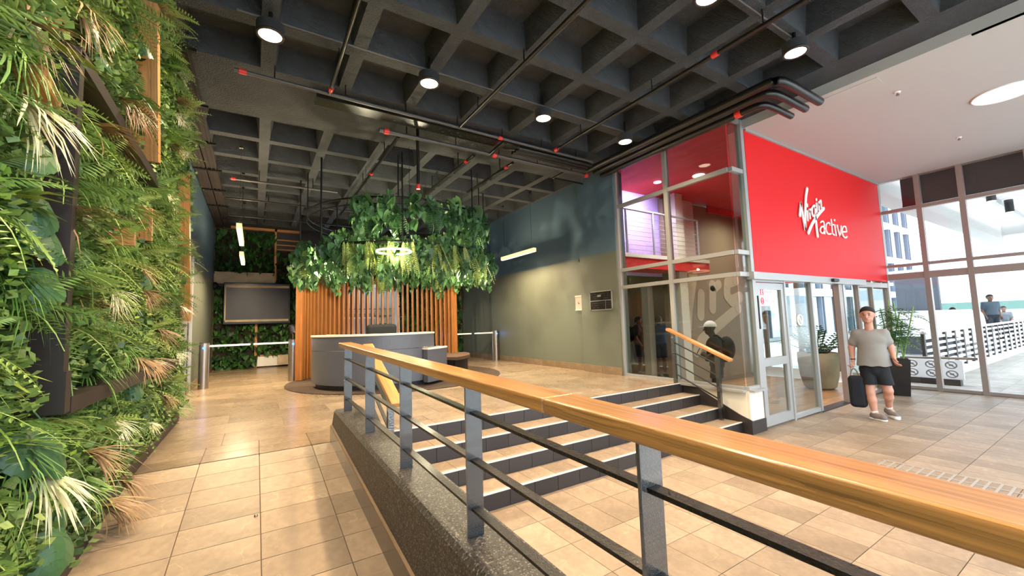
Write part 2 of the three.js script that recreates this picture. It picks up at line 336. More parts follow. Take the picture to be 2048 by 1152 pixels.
{ // ---- lowered white ceiling over the entrance
  const c = struct('ceiling', 'smooth white lowered ceiling over the entrance side', 'ceiling');
  part('panel', bx(5.75, 0.12, 4.9), MT.soffit, c, [9.255, 4.64, -0.84]);
  part('fascia', bx(0.06, 0.16, 4.9), MT.soffit, c, [6.41, 4.66, -0.84]);
  part('shadow_trim', bx(5.6, 0.05, 0.05), MT.alu, c, [9.2, 4.565, -3.24]);
  // access hatch, slightly proud of the board
  const a = onY(1640, 190, 4.575), b = onY(1762, 158, 4.575);
  part('access_hatch', bx(0.26, 0.008, 0.6), MT.soffit, c, [6.62, 4.577, -1.95]);
  for (const [px, py] of [[1795, 187], [1918, 277]]) { const p = onY(px, py, 4.56); const h = part('sprinkler', cyl(0.035, 0.03, 0.015, 14), MT.white, c, [p.x, 4.572, p.z]); part('nozzle', cyl(0.012, 0.02, 0.04, 10), MT.steel, h, [0, -0.025, 0]); }
  const lp = onY(2012, 183, 4.58);
  // recessed round lamp in this ceiling is built with the lamps
  c.userData.note = undefined; delete c.userData.note; void lp; void a; void b;
}
// ---- walls
const wallBand = (g, geoLow, geoHigh, pl, ph) => { part('lower_band', geoLow, MT.wallGreen, g, pl); part('upper_band', geoHigh, MT.wallBlue, g, ph); };
{
  const wl = struct('wall_left', 'tall side wall painted sage below and slate blue above', 'wall');
  // two lengths either side of the glazed niche (z -9.45 .. -8.75)
  for (const [a, b] of [[-14.3, -9.45], [-8.75, 1.6]]) wallBand(wl, bx(0.2, 3.15, b - a), bx(0.2, 2.1, b - a), [-1.1, 1.465, (a + b) / 2], [-1.1, 4.09, (a + b) / 2]);
  part('lintel', bx(0.2, 2.1, 0.7), MT.wallBlue, wl, [-1.1, 4.09, -9.1]);
  part('niche_back', bx(0.05, 3.1, 0.9), MT.blackSteel, wl, [-1.5, 1.5, -9.1]);
  for (const z of [-9.47, -8.73]) part('niche_side', bx(0.4, 3.1, 0.03), MT.blackSteel, wl, [-1.3, 1.5, z]);
  part('niche_frame', merge([move(bx(0.05, 2.5, 0.04), -1.0, 1.85, -9.43), move(bx(0.05, 2.5, 0.04), -1.0, 1.85, -8.77), move(bx(0.05, 0.05, 0.7), -1.0, 3.06, -9.1)]), MT.alu, wl);
  part('niche_pane', bx(0.01, 2.4, 0.62), MT.glass, wl, [-1.0, 1.85, -9.1]);
  for (let k = 0; k < 12; k++) part('niche_shelf', bx(0.3, 0.012, 0.6), MT.white, wl, [-1.3, 0.85 + k * 0.17 + (k % 3) * 0.02, -9.1]);
  const bl = struct('baseboard_left', 'stone tile skirting along the side wall past the living wall', 'skirting');
  for (let k = 0; k < 11; k++) { const a = -14.05 + k * 0.55; if (a > -9.6 && a < -8.6) continue; part('skirting_tile', bx(0.015, 0.13, 0.545), pick(MT.skirt), bl, [-0.993, YU + 0.065, a + 0.275]); }
  const wr = struct('wall_right', 'long side wall painted sage below and slate blue above, washed by a linear lamp', 'wall');
  wallBand(wr, bx(0.2, 3.05, 7.7), bx(0.2, 1.9, 7.7), [6.1, 1.5, -10.45], [6.1, 3.975, -10.45]);
  wallBand(wr, bx(0.26, 3.02, 1.06), bx(0.26, 1.9, 1.06), [6.06, 1.51, -6.11], [6.06, 3.97, -6.11]);   // the proud pier
  const br = struct('baseboard_right', 'stone tile skirting along the sage wall', 'skirting');
  for (let k = 0; k < 14; k++) part('skirting_tile', bx(0.018, 0.14, 0.524), pick(MT.skirt), br, [5.992, YU + 0.07, -14.0 + 0.263 + k * 0.526]);
  for (let k = 0; k < 2; k++) part('skirting_tile', bx(0.018, 0.15, 0.525), pick(MT.skirt), br, [5.922, YU + 0.075, -6.37 + k * 0.53]);
}
{ // ---- walls out of view that close the hall: rear glazed front, far ends
  const w = struct('wall_rear', 'glazed street front closing the hall opposite the reception desk', 'wall');
  part('sill_wall', bx(13.3, 0.12, 0.2), MT.white, w, [5.5, -0.04, 1.68]);
  part('head_wall', bx(13.3, 0.55, 0.2), MT.white, w, [5.5, 4.83, 1.68]);
  for (let k = 0; k < 8; k++) part('mullion', bx(0.08, 4.4, 0.12), MT.alu, w, [-1.1 + k * 1.88, 2.3, 1.68]);
  part('transom', bx(13.3, 0.08, 0.12), MT.alu, w, [5.5, 2.9, 1.68]);
  for (let k = 0; k < 7; k++) part('pane', bx(1.8, 4.5, 0.012), MT.glass, w, [-0.16 + k * 1.88, 2.28, 1.68]);
}
// ================================================================ wall behind the reception: planted timber frames round an opening
const ZB = -14.0, WB = struct('wall_back', 'far wall of planted timber frames around a bright opening', 'wall');
const rectZ = (px0, py0, px1, py1, z) => { const a = onZ(px0, (py0 + py1) / 2, z), b = onZ(px1, (py0 + py1) / 2, z), c = onZ((px0 + px1) / 2, py0, z), d = onZ((px0 + px1) / 2, py1, z); return { x: (a.x + b.x) / 2, y: (c.y + d.y) / 2, w: Math.abs(b.x - a.x), h: Math.abs(c.y - d.y) }; };
{
  const w = WB;
  // masonry left and right of the opening (x 1.75 .. 4.55) and above it
  part('masonry', bx(2.9, 4.3, 0.2), MT.darkSteel, w, [0.3, 2.75, ZB - 0.2]);
  part('masonry', bx(2.0, 4.3, 0.2), MT.darkSteel, w, [5.55, 2.75, ZB - 0.2]);
  part('masonry', bx(2.9, 1.75, 0.2), MT.darkSteel, w, [3.15, 4.0, ZB - 0.2]);
  // pale lobby behind the opening
  const lb = struct('wall_lobby', 'pale lobby behind the opening in the far wall', 'wall');
  part('lobby_wall', bx(4.2, 2.6, 0.1), MT.white, lb, [3.2, 1.9, ZB - 1.6]);
  part('lobby_wall', bx(0.1, 2.6, 1.5), MT.white, lb, [1.6, 1.9, ZB - 0.95]);
  part('lobby_wall', bx(0.1, 2.6, 1.5), MT.white, lb, [4.75, 1.9, ZB - 0.95]);
  part('lobby_ceiling', bx(3.4, 0.1, 1.6), MT.white, lb, [3.2, 3.2, ZB - 0.95]);
  part('lobby_dado', bx(2.9, 0.85, 0.04), mat(0x8f98a6, { roughness: 0.5 }), lb, [3.0, 1.75, ZB - 1.53]);
  part('lobby_rail', bx(2.9, 0.05, 0.06), MT.white, lb, [3.0, 2.02, ZB - 1.5]);
  part('lobby_rail', bx(2.9, 0.02, 0.06), MT.blackSteel, lb, [3.0, 2.34, ZB - 1.5]);
  part('lobby_post', bx(0.14, 2.6, 0.12), MT.darkSteel, lb, [4.42, 1.9, ZB - 0.1]);
  for (let k = 0; k < 5; k++) part('lobby_shelf', bx(0.55, 0.2, 0.3), MT.board, lb, [4.0, 1.0 + k * 0.3, ZB - 1.3]);
}
const ZB2 = -12.85;   // the frame by the long wall stands nearer than the rest
function plantedFrame(name, label, px0, py0, px1, py1) {
  const z = px0 > 900 ? ZB2 : ZB, r = rectZ(px0, py0, px1, py1, z), g = thing(name, label, 'planter frame', [r.x, r.y - r.h / 2, z - 0.075], 0, undefined);
  part('backing', bx(r.w, r.h, 0.04), MT.soil, g, [0, r.h / 2, 0]);
  return [g, r];
}
// ================================================================ leaves and plants
class Tri {
  constructor() { this.p = []; }
  t(a, b, c) { this.p.push(...a, ...b, ...c); return this; }
  q(a, b, c, d) { return this.t(a, b, c).t(a, c, d); }
  geo() { const g = new THREE.BufferGeometry(); g.setAttribute('position', new THREE.Float32BufferAttribute(this.p, 3)); g.computeVertexNormals(); g.setAttribute('uv', new THREE.Float32BufferAttribute(new Float32Array(this.p.length / 3 * 2), 2)); return g; }
}
const turned = (g, rx, ry, rz, x = 0, y = 0, z = 0, s = 1) => { const q = g.clone(); q.applyMatrix4(new THREE.Matrix4().compose(V3(x, y, z), new THREE.Quaternion().setFromEuler(new THREE.Euler(rx, ry, rz, 'YXZ')), V3(s, s, s))); return q; };
// all leaves grow from the origin along +z, upper side +y
function frond(L, W, n, droop) {
  const m = new Tri(), at = (s) => [0, 0.25 * L * s - droop * L * s * s, L * s * (1 - 0.12 * droop * s)];
  for (let i = 0; i < 6; i++) { const a = at(i / 6), b = at((i + 1) / 6), w = 0.006 * (1 - i / 7); m.q([-w, a[1], a[2]], [w, a[1], a[2]], [w, b[1], b[2]], [-w, b[1], b[2]]); }
  for (let i = 1; i <= n; i++) {
    const s = i / (n + 1), c = at(s), w = W * Math.pow(Math.sin(Math.PI * (0.12 + 0.86 * s)), 0.75), h = L / n * 0.5, dy = -0.25 * w;
    for (const k of [-1, 1]) m.q([0, c[1], c[2] - h * 0.4], [k * w * 0.5, c[1] + dy * 0.3, c[2] - h * 0.5 + w * 0.12], [k * w, c[1] + dy, c[2] + w * 0.3], [k * w * 0.5, c[1] + dy * 0.3, c[2] + h * 0.6 + w * 0.12]);
  }
  return m.geo();
}
function blade(m, L, w, droop, ry, rx, x0 = 0) {
  const cy = Math.cos(ry), sy = Math.sin(ry), c = Math.cos(rx), s = Math.sin(rx), P = (t, o) => { const z = L * t * (1 - 0.2 * droop * t), y = -droop * L * t * t, yy = y * c + z * s, zz = z * c - y * s; return [x0 + o * cy + zz * sy, yy, zz * cy - o * sy]; };
  const W = [w * 0.6, w, w * 0.7, 0];
  for (let i = 0; i < 3; i++) { const a = i / 3, b = (i + 1) / 3; if (i < 2) m.q(P(a, -W[i]), P(a, W[i]), P(b, W[i + 1]), P(b, -W[i + 1])); else m.t(P(a, -W[i]), P(a, W[i]), P(1, 0)); }
}
function tuft(n, L, w, spread, droop) { const m = new Tri(); for (let i = 0; i < n; i++) blade(m, L * rr(0.6, 1), w * rr(0.7, 1.2), droop * rr(0.4, 1.4), rr(-spread, spread), rr(-spread, spread) * 0.8 + 0.15); return m.geo(); }
function splitLeaf(L, W, lobes, cup) { // broad leaf cut into lobes, as a swiss cheese plant has
  const m = new Tri(), y = (x, z) => -cup * (x * x / W + z * z * 0.6 / L);
  for (const k of [-1, 1]) {
    for (let i = 0; i < lobes; i++) {
      const s0 = i / lobes, s1 = (i + 0.82) / lobes, wd = (s) => W * Math.pow(Math.sin(Math.PI * Math.min(1, 0.16 + 0.84 * s)), 0.8), z0 = L * s0, z1 = L * s1, f = 0.16 * L * (1 - s0);
      const a = [0, 0, z0], b = [0, 0, z1 + L * 0.02], o0 = [k * wd(s0 + 0.02), 0, z0 + f - 0.12 * L * (i === 0)], o1 = [k * wd(s1), 0, z1 + f], i0 = [k * wd(s0) * 0.5, 0, z0 + f * 0.5 - 0.1 * L * (i === 0)], i1 = [k * wd(s1 + 0.12) * 0.5, 0, z1 + f * 0.5 + L * 0.02];
      for (const p of [a, b, o0, o1, i0, i1]) p[1] = y(p[0], p[2]);
      m.q(a, b, i1, i0); m.q(i0, i1, o1, o0);
    }
  }
  return m.geo();
}
function heartLeaf(L, W, fold) {
  const m = new Tri(), out = [[0, 0], [0.42, -0.14], [0.5, 0.18], [0.38, 0.5], [0.17, 0.8], [0, 1]].map(([x, z]) => [x * 2 * W / 2, z * L]);
  for (const k of [-1, 1]) for (let i = 1; i < 5; i++) { const P = ([x, z]) => [k * x, fold * Math.abs(x) - 0.25 * z * z / L, z]; m.t([0, -0.25 * 0.09 * L, 0.3 * L], P(out[i]), P(out[i + 1])); if (i === 1) m.t([0, -0.25 * 0.09 * L, 0.3 * L], [0, 0, 0], P(out[1])); }
  return m.geo();
}
function sprig(n, r, l) { const m = []; for (let i = 0; i < n; i++) { const t = new Tri(), w = l * 0.42; t.t([0, 0, 0], [-w, 0, l * 0.5], [0, -l * 0.1, l]).t([0, 0, 0], [0, -l * 0.1, l], [w, 0, l * 0.5]); m.push(turned(t.geo(), rr(-1.1, 0.9), rr(-1.5, 1.5), rr(-0.6, 0.6), rr(-r, r), rr(-r, r), rr(-r * 0.3, r))); } return merge(m); }
const green = (c, o = {}) => mat(c, { side: THREE.DoubleSide, roughness: 0.48, ...o });
const LF = {
  fern: [green(0x7f9c48), green(0x6d8c40), green(0x93a955), green(0x5c7a38)],
  box: [green(0x5f7a38), green(0x74904a), green(0x465e2e), green(0x8ba052)],
  bright: [green(0x70a045), green(0x82ae54)],
  dark: [green(0x41663e, { roughness: 0.4 }), green(0x4d7446, { roughness: 0.4 }), green(0x385a38, { roughness: 0.4 })],
  lime: [green(0x9cb04a), green(0x86a63e)],
  pale: [green(0xefe9cc), green(0xe2dcae)],
  brown: [green(0xab8a62), green(0x967350), green(0xb99a70)],
};
setSeed(77);
const clump = (parts) => merge(parts);
const PLANTS = {
  fern: [0, 1, 2, 3].map(() => clump(Array.from({ length: 7 }, (_, i) => turned(frond(rr(0.26, 0.42), rr(0.055, 0.085), 15, rr(0.5, 1.0)), rr(-0.9, 0.35), (i - 3) * 0.42 + rr(-0.2, 0.2), rr(-0.4, 0.4))))),
  grass: [0, 1].map(() => tuft(46, 0.36, 0.006, 0.75, 0.7)),
  fan: [0, 1].map(() => tuft(40, 0.27, 0.0042, 0.55, 0.45)),
  lance: [0, 1].map(() => clump(Array.from({ length: 7 }, () => { const m = new Tri(); blade(m, rr(0.16, 0.26), 0.026, rr(0.3, 0.8), rr(-1, 1), rr(-0.6, 0.8)); return m.geo(); }))),
  monstera: [0, 1, 2].map((i) => { const L = [0.24, 0.2, 0.28][i]; return clump([turned(splitLeaf(L, L * 0.52, 6, 0.5), 0, 0, 0, 0, 0, 0.06), new THREE.CylinderGeometry(0.004, 0.005, 0.12, 6).rotateX(Math.PI / 2)]); }),
  sprig: [0, 1, 2].map(() => sprig(22, 0.075, 0.034)),
  heart: [heartLeaf(0.13, 0.12, 0.2), heartLeaf(0.1, 0.09, 0.15)],
};
function scatter(parent, name, geo, material, n, place) { // uncountable small leaves
  const im = new THREE.InstancedMesh(geo, material, n), o = new THREE.Object3D(); o.rotation.order = 'YXZ';
  for (let i = 0; i < n; i++) { place(o, i); o.updateMatrix(); im.setMatrixAt(i, o.matrix); }
  im.name = name; im.castShadow = im.receiveShadow = true; im.userData.kind = 'stuff'; parent.add(im); return im;
}

// ---------------------------------------------------------------- living wall beside the ramp
{
  setSeed(501);
  const w = thing('living_wall', 'dense green living wall of ferns, grasses and split leaves beside the ramp', 'plant wall', [-0.98, 0, 0]);
  const Z0 = -6.5, Z1 = 1.1, YT = 4.68;                                 // own axes: x out of the wall
  part('backing', bx(0.06, 4.6, Z1 - Z0), mat(0x56683a, { roughness: 1 }), w, [0.0, 2.4, (Z0 + Z1) / 2]);
  part('trough', prism([[Z0, YU - 0.02], [-4.28, YU - 0.02], [Z1, rampY(Z1) - 0.02], [Z1, rampY(Z1) + 0.16], [-4.28, YU + 0.17], [Z0, YU + 0.17]], 0.2).rotateY(-Math.PI / 2), MT.darkSteel, w, [0.21, 0, 0]);
  part('end_cap', bx(0.2, 4.1, 0.03), MT.oakFrame, w, [0.06, YU + 2.05, Z0]);
  const baseY = (z) => rampY(z) + 0.16, spot = () => { const z = rr(Z0 + 0.05, Z1 - 0.6), y = rr(baseY(z), YT); return [z, y]; };
  // the steel flats and timber fins stay free of long fronds
  const keep = [[[128, 95], [90, 745]], [[125, 100], [310, 385]], [[95, 815], [340, 725]], [[272, 0], [277, 325]], [[352, 345], [357, 640]]].map((s, i) => [...s.map(([px, py]) => { const p = onX(px, py, i < 3 ? -0.73 : -0.78); return [p.z, p.y]; }), i < 3 ? 0.11 : 0.2]);
  const free = (z, y) => keep.every(([a, b, r]) => { const dz = b[0] - a[0], dy = b[1] - a[1], t = Math.max(0, Math.min(1, ((z - a[0]) * dz + (y - a[1]) * dy) / (dz * dz + dy * dy))); return Math.hypot(z - a[0] - dz * t, y - 0.0 - a[1] - dy * t) > r; });
  // nobody could count the small leaves of the mat: three tones of one sprig each
  for (let k = 0; k < 4; k++) scatter(w, 'small_leaves', PLANTS.sprig[k % 3], LF.box[k], 4200, (o) => { const [z, y] = spot(); o.position.set(rr(0.03, free(z, y) ? 0.17 : 0.08), y, z); o.rotation.set(rr(-0.8, 0.5), Math.PI / 2 + rr(-0.9, 0.9), rr(-1, 1)); o.scale.setScalar(rr(0.8, 1.5)); });
  scatter(w, 'small_leaves', PLANTS.sprig[1], LF.lime[1], 1100, (o) => { const [z, y] = spot(); o.position.set(rr(0.05, free(z, y) ? 0.2 : 0.08), y, z); o.rotation.set(rr(-0.8, 0.5), Math.PI / 2 + rr(-0.9, 0.9), rr(-1, 1)); o.scale.setScalar(rr(0.7, 1.1)); });
  const put = (name, geo, m, x, y, z, s, rx, ry, rz = 0) => { const p = part(name, geo, m, w); p.position.set(x, y, z); p.rotation.order = 'YXZ'; p.rotation.set(rx, Math.PI / 2 + ry, rz); p.scale.setScalar(s); return p; };
  // ferns: jittered grid so that they cover the wall
  for (let j = 0; j < 18; j++) for (let i = 0; i < 22; i++) {
    const z = Z0 + 0.12 + (i + rr(-0.1, 1)) * 0.25, y = 0.75 + (j + rr(-0.2, 1)) * 0.225; if (z > -1.2 || y < baseY(z) + 0.1 || y > YT - 0.05 || rnd() < 0.3 || !free(z, y) || !free(z, y - 0.1)) continue;
    put('fern', pick(PLANTS.fern), pick(LF.fern), rr(0.12, 0.19), y, z, rr(0.62, 1.05), rr(-0.1, 0.5), rr(-0.5, 0.5), rr(-0.3, 0.3));
  }
  for (let k = 0; k < 60; k++) { const [z, y] = spot(); if (!free(z, y)) continue; put('lance_leaf_plant', pick(PLANTS.lance), pick(k % 3 ? LF.bright : LF.lime), 0.14, y, z, rr(0.8, 1.3), rr(0, 0.6), rr(-0.5, 0.5)); }
  const at = (px, py) => { const p = onX(px, py, -0.77); return [p.z, p.y]; };
  for (const [px, py, s] of [[5, 215, 1.25], [205, 595, 0.8], [50, 975, 1.15], [205, 860, 0.75], [282, 858, 0.6], [318, 395, 0.7], [340, 150, 0.9], [340, 235, 0.9], [350, 300, 0.8], [322, 480, 0.6], [340, 715, 0.7], [330, 420, 0.6]]) { const [z, y] = at(px, py); put('pale_grass', pick(PLANTS.fan), pick(LF.pale), 0.24, y + 0.05, z, s * 1.1, rr(0.25, 0.7), rr(-0.8, -0.3)); }
  for (const [px, py, s] of [[165, 245, 1.1], [140, 590, 1], [215, 190, 0.9], [250, 215, 0.8], [300, 20, 1], [130, 5, 1], [280, 720, 0.9], [255, 715, 0.9], [150, 905, 0.9], [200, 1000, 1], [225, 960, 0.9], [95, 425, 1], [245, 420, 0.9], [270, 580, 0.8], [300, 660, 0.9], [345, 610, 0.9], [355, 480, 0.8], [330, 290, 0.9], [250, 530, 0.9], [340, 200, 0.9], [185, 1015, 0.9], [310, 790, 0.8], [10, 30, 1]]) { const [z, y] = at(px, py); put('brown_grass', pick(PLANTS.fan), pick(LF.brown), 0.24, y, z, s * 1.25, rr(0.1, 0.7), rr(-0.7, 0.1)); }
  for (const [px, py, s] of [[0, 75, 1.2], [35, 110, 1], [205, 475, 1], [10, 890, 1.2], [165, 975, 0.9], [165, 735, 1], [5, 540, 1.2], [210, 720, 0.9], [230, 330, 0.9], [320, 60, 0.9], [325, 100, 0.9], [260, 500, 0.8], [320, 560, 0.8], [240, 690, 0.8]]) { const [z, y] = at(px, py); put('bright_grass', pick(PLANTS.grass), pick(LF.bright), 0.2, y, z, s * 0.8, rr(0.2, 0.8), rr(-0.5, 0.4)); }
  for (const [px, py, s] of [[40, 400, 1.3], [50, 455, 1.2], [35, 290, 1.15], [150, 505, 1], [130, 495, 0.9], [45, 545, 1.2], [165, 35, 1.1], [55, 45, 1], [75, 1075, 1.1], [240, 905, 0.8], [45, 850, 1.4], [10, 880, 1.3], [270, 90, 0.8], [190, 55, 0.9], [285, 560, 0.7], [240, 400, 0.8], [310, 240, 0.7], [225, 1020, 0.7], [120, 300, 0.9], [100, 1030, 0.9], [185, 120, 0.9], [300, 350, 0.7], [205, 655, 0.8], [255, 780, 0.7]]) { const [z, y] = at(px, py); const L = put('split_leaf', pick(PLANTS.monstera), pick(LF.dark), 0.23, y + 0.06, z, s * 0.62, rr(0.85, 1.3), rr(-0.9, -0.1), rr(-0.3, 0.3)); L.userData.label = 'broad dark green leaf cut into lobes'; }
  // dark steel flats that divide the wall, and the timber fins
  const flat = (name, a, b, wd, m, dep, xo = 0.25) => { const A = onX(a[0], a[1], -0.98 + xo), B = onX(b[0], b[1], -0.98 + xo), L = Math.hypot(B.y - A.y, B.z - A.z), g = m === MT.oakFrame ? timber(dep, wd, L, rnd(), rnd()) : bx(dep, wd, L); const p = part(name, g, m, w, [xo, (A.y + B.y) / 2, (A.z + B.z) / 2]); p.rotation.x = -Math.atan2(B.y - A.y, B.z - A.z); return p; };
  flat('steel_flat', [128, 95], [90, 745], 0.055, MT.darkSteel, 0.12);
  flat('steel_flat', [125, 100], [310, 385], 0.07, MT.darkSteel, 0.12);
  flat('steel_flat', [95, 815], [340, 725], 0.07, MT.darkSteel, 0.14);
  flat('steel_flat', [90, 745], [85, 830], 0.06, MT.darkSteel, 0.14);
  flat('timber_fin', [275, 0], [279, 320], 0.1, MT.oakFrame, 0.24, 0.19);
  flat('timber_fin', [352, 345], [357, 640], 0.1, MT.oakFrame, 0.24, 0.19);
  flat('timber_fin', [30, 130], [70, 200], 0.05, MT.oakFrame, 0.14);
  flat('timber_fin', [276, 415], [275, 480], 0.04, MT.oakFrame, 0.16);
  flat('timber_fin', [236, 455], [235, 490], 0.04, MT.oakFrame, 0.16);
}
// ---------------------------------------------------------------- planted frames on the far wall
{
  setSeed(640);
  const fill = (g, r, n, tones) => { for (let k = 0; k < 3; k++) scatter(g, 'ivy_leaves', PLANTS.heart[k % 2], tones[k], Math.round(r.w * r.h * n / 3), (o) => { o.position.set(rr(-r.w / 2, r.w / 2), rr(0.0, r.h), rr(0.02, 0.1)); o.rotation.set(rr(0.2, 1.4), rr(-0.8, 0.8), rr(-1.2, 1.2)); o.scale.setScalar(rr(0.8, 1.7)); }); };
  const tones = [green(0x2f5a26), green(0x41702f), green(0x233f1d)];
  const P = [['upper planted panel above the wall screen', 429, 461, 548, 544], ['planted strip beside the wall screen at the side wall corner', 427, 572, 447, 645], ['planted panel below the screen beside the corner', 424, 648, 509, 736], ['planted panel below the screen above a low opening', 515, 648, 600, 707], ['planted strip between wall screen and slatted screen', 554, 503, 602, 645],
    ['tall planted panel at the corner of the sage wall', 908, 580, 924, 703], ['wide planted panel seen through the slatted screen', 801, 545, 895, 705]];
  for (const [label, ...q] of P) { const [g, r] = plantedFrame('planted_panel', label, ...q); fill(g, r, 150, tones); }
  const f = struct('trim_2', 'pale timber strips framing the planted panels on the far wall', 'trim');
  const strip = (px0, py0, px1, py1) => { const zz = px0 > 895 ? ZB2 : ZB, r = rectZ(px0, py0, px1, py1, zz + 0.03), p = part('timber_strip', timber(r.w, r.h, 0.1, rnd(), rnd()), MT.oakFrame, f, [r.x, r.y, zz - 0.045]); return p; };
  strip(422, 455, 427, 742); strip(427, 455, 600, 460); strip(549, 458, 553, 570); strip(509, 646, 514, 737); strip(421, 736, 605, 741); strip(513, 708, 600, 711); strip(923, 560, 927, 706); strip(900, 574, 926, 578); strip(900, 704, 927, 707); strip(800, 632, 838, 634); strip(845, 576, 852, 632); strip(553, 480, 600, 482); strip(553, 490, 600, 492); strip(553, 499, 600, 501);
  const b = thing('timber_board', 'plain pale board between upper planted panel and wall screen', 'board', [0, 0, ZB + 0.02]); { const r = rectZ(428, 545, 549, 568, ZB); part('panel', bx(r.w, r.h, 0.05), MT.board, b, [r.x, r.y, 0]); }
  const b2 = thing('timber_board', 'plain board above the corner planted panel', 'board', [0, 0, ZB2 - 0.03]); { const r = rectZ(903, 540, 926, 574, ZB2); part('panel', bx(r.w, r.h, 0.05), MT.board, b2, [r.x, r.y, 0]); }
  const lo = thing('low_opening', 'pale recessed opening with a small bench below the planted panel', 'recess', [0, 0, ZB]); { const r = rectZ(514, 711, 578, 731, ZB); part('back', bx(r.w, r.h, 0.03), MT.white, lo, [r.x, r.y, -0.02]); const q = rectZ(555, 709, 592, 728, ZB + 0.1); part('bench', bx(q.w, q.h, 0.15), MT.board, lo, [q.x, q.y, 0.1]); }
  // wall screen
  const o = rectZ(446, 566, 581, 648, ZB + 0.16), tv = thing('wall_screen', 'large switched-off wall screen in a thick dark frame with pale strips', 'screen', [o.x, o.y - o.h / 2, ZB + 0.1]);
  part('housing', new RoundedBoxGeometry(o.w, o.h, 0.14, 3, 0.02), MT.blackSteel, tv, [0, o.h / 2, 0]);
  part('display', bx(o.w * 0.92, o.h * 0.76, 0.01), MT.screen, tv, [0, o.h * 0.49, 0.073]);
  part('trim_strip', bx(o.w * 0.95, o.h * 0.06, 0.02), MT.board, tv, [0, o.h * 0.91, 0.07]); part('trim_strip', bx(o.w * 0.94, o.h * 0.05, 0.02), MT.board, tv, [0, o.h * 0.085, 0.07]); part('trim_strip', bx(0.03, o.h * 0.8, 0.02), MT.board, tv, [-o.w * 0.47, o.h * 0.5, 0.07]);
  const cp = onZ(429, 571, ZB + 0.15), cam = thing('security_camera', 'small black dome camera at the corner of the planted wall', 'camera', [cp.x, cp.y, cp.z]);
  part('dome', new THREE.SphereGeometry(0.1, 18, 12), MT.blackSteel, cam); part('lens', new THREE.SphereGeometry(0.04, 12, 8), MT.screen, cam, [0, -0.02, 0.075]);
}
// ================================================================ glazed shopfront
const ZF = -3.29, XF = 6.0;
{
  const w = struct('window_1', 'tall pale aluminium shop window facing the stairs, in two bays', 'window');
  const H = (a, b, y, h = 0.065) => part('transom', bx(0.07, h, b - a), MT.alu, w, [XF, y, (a + b) / 2]);
  const Vv = (z, y0, y1, wd = 0.06) => part('mullion', bx(0.08, y1 - y0, wd), MT.alu, w, [XF, (y0 + y1) / 2, z]);
  Vv(-5.56, 0.61, 4.71, 0.07); Vv(-4.41, 0.61, 4.71, 0.075);
  const ys = [4.68, 3.88, 2.62, 2.29, 0.63];
  for (const y of ys) { H(-5.53, -4.44, y, y === 0.63 ? 0.05 : 0.065); H(-4.37, -3.32, y, y === 0.63 ? 0.05 : 0.065); }
  for (let k = 0; k < 4; k++) for (const [a, b] of [[-5.53, -4.45], [-4.37, -3.31]]) part('pane', bx(0.01, ys[k] - ys[k + 1] - 0.06, b - a), MT.tint, w, [XF, (ys[k] + ys[k + 1]) / 2, (a + b) / 2]);
  // narrow return to the front
  for (const y of ys) part('transom', bx(0.32, y === 0.63 ? 0.05 : 0.065, 0.07), MT.alu, w, [6.16, y, ZF]);
  for (let k = 0; k < 4; k++) part('pane', bx(0.29, ys[k] - ys[k + 1] - 0.06, 0.01), MT.tint, w, [6.16, (ys[k] + ys[k + 1]) / 2, ZF]);
  part('mullion', bx(0.09, 4.1, 0.09), MT.alu, w, [6.345, 2.66, ZF]);
  part('sill', bx(0.16, 0.03, 1.15), MT.alu, w, [5.97, 0.6, -3.86]); part('sill', bx(0.36, 0.03, 0.16), MT.alu, w, [6.17, 0.6, ZF + 0.03]);
  part('sill_wall', bx(0.08, 0.6, 1.1), MT.cream, w, [6.01, 0.3, -3.84]); part('sill_wall', bx(0.36, 0.42, 0.08), MT.cream, w, [6.16, 0.385, ZF]);
  part('skirting_tile', bx(0.37, 0.18, 0.02), MT.riser[0], w, [6.165, 0.09, ZF + 0.05]);
  // stepped dark tile skirting that follows the stairs
  const P = (px, py) => { const p = onX(px, py, 5.965); return [p.z, p.y]; };
  const sk = [P(1360, 769), P(1392, 773), P(1434, 800), P(1480, 829), P(1505, 842)], lo = [[-4.32, 0.6], [-4.01, 0.44], [-3.69, 0.29], [-3.45, 0.13], [-3.26, 0.0]];
  for (let k = 0; k < 4; k++) part('skirting_tile', prism([sk[k], sk[k + 1], [sk[k + 1][0], lo[k + 1][1]], [sk[k][0], lo[k][1] - 0.16]].map(([z, y]) => [z, Math.max(0, y)]), 0.02).rotateY(-Math.PI / 2), MT.riser[k % 3], w, [5.975, 0, 0]);
}
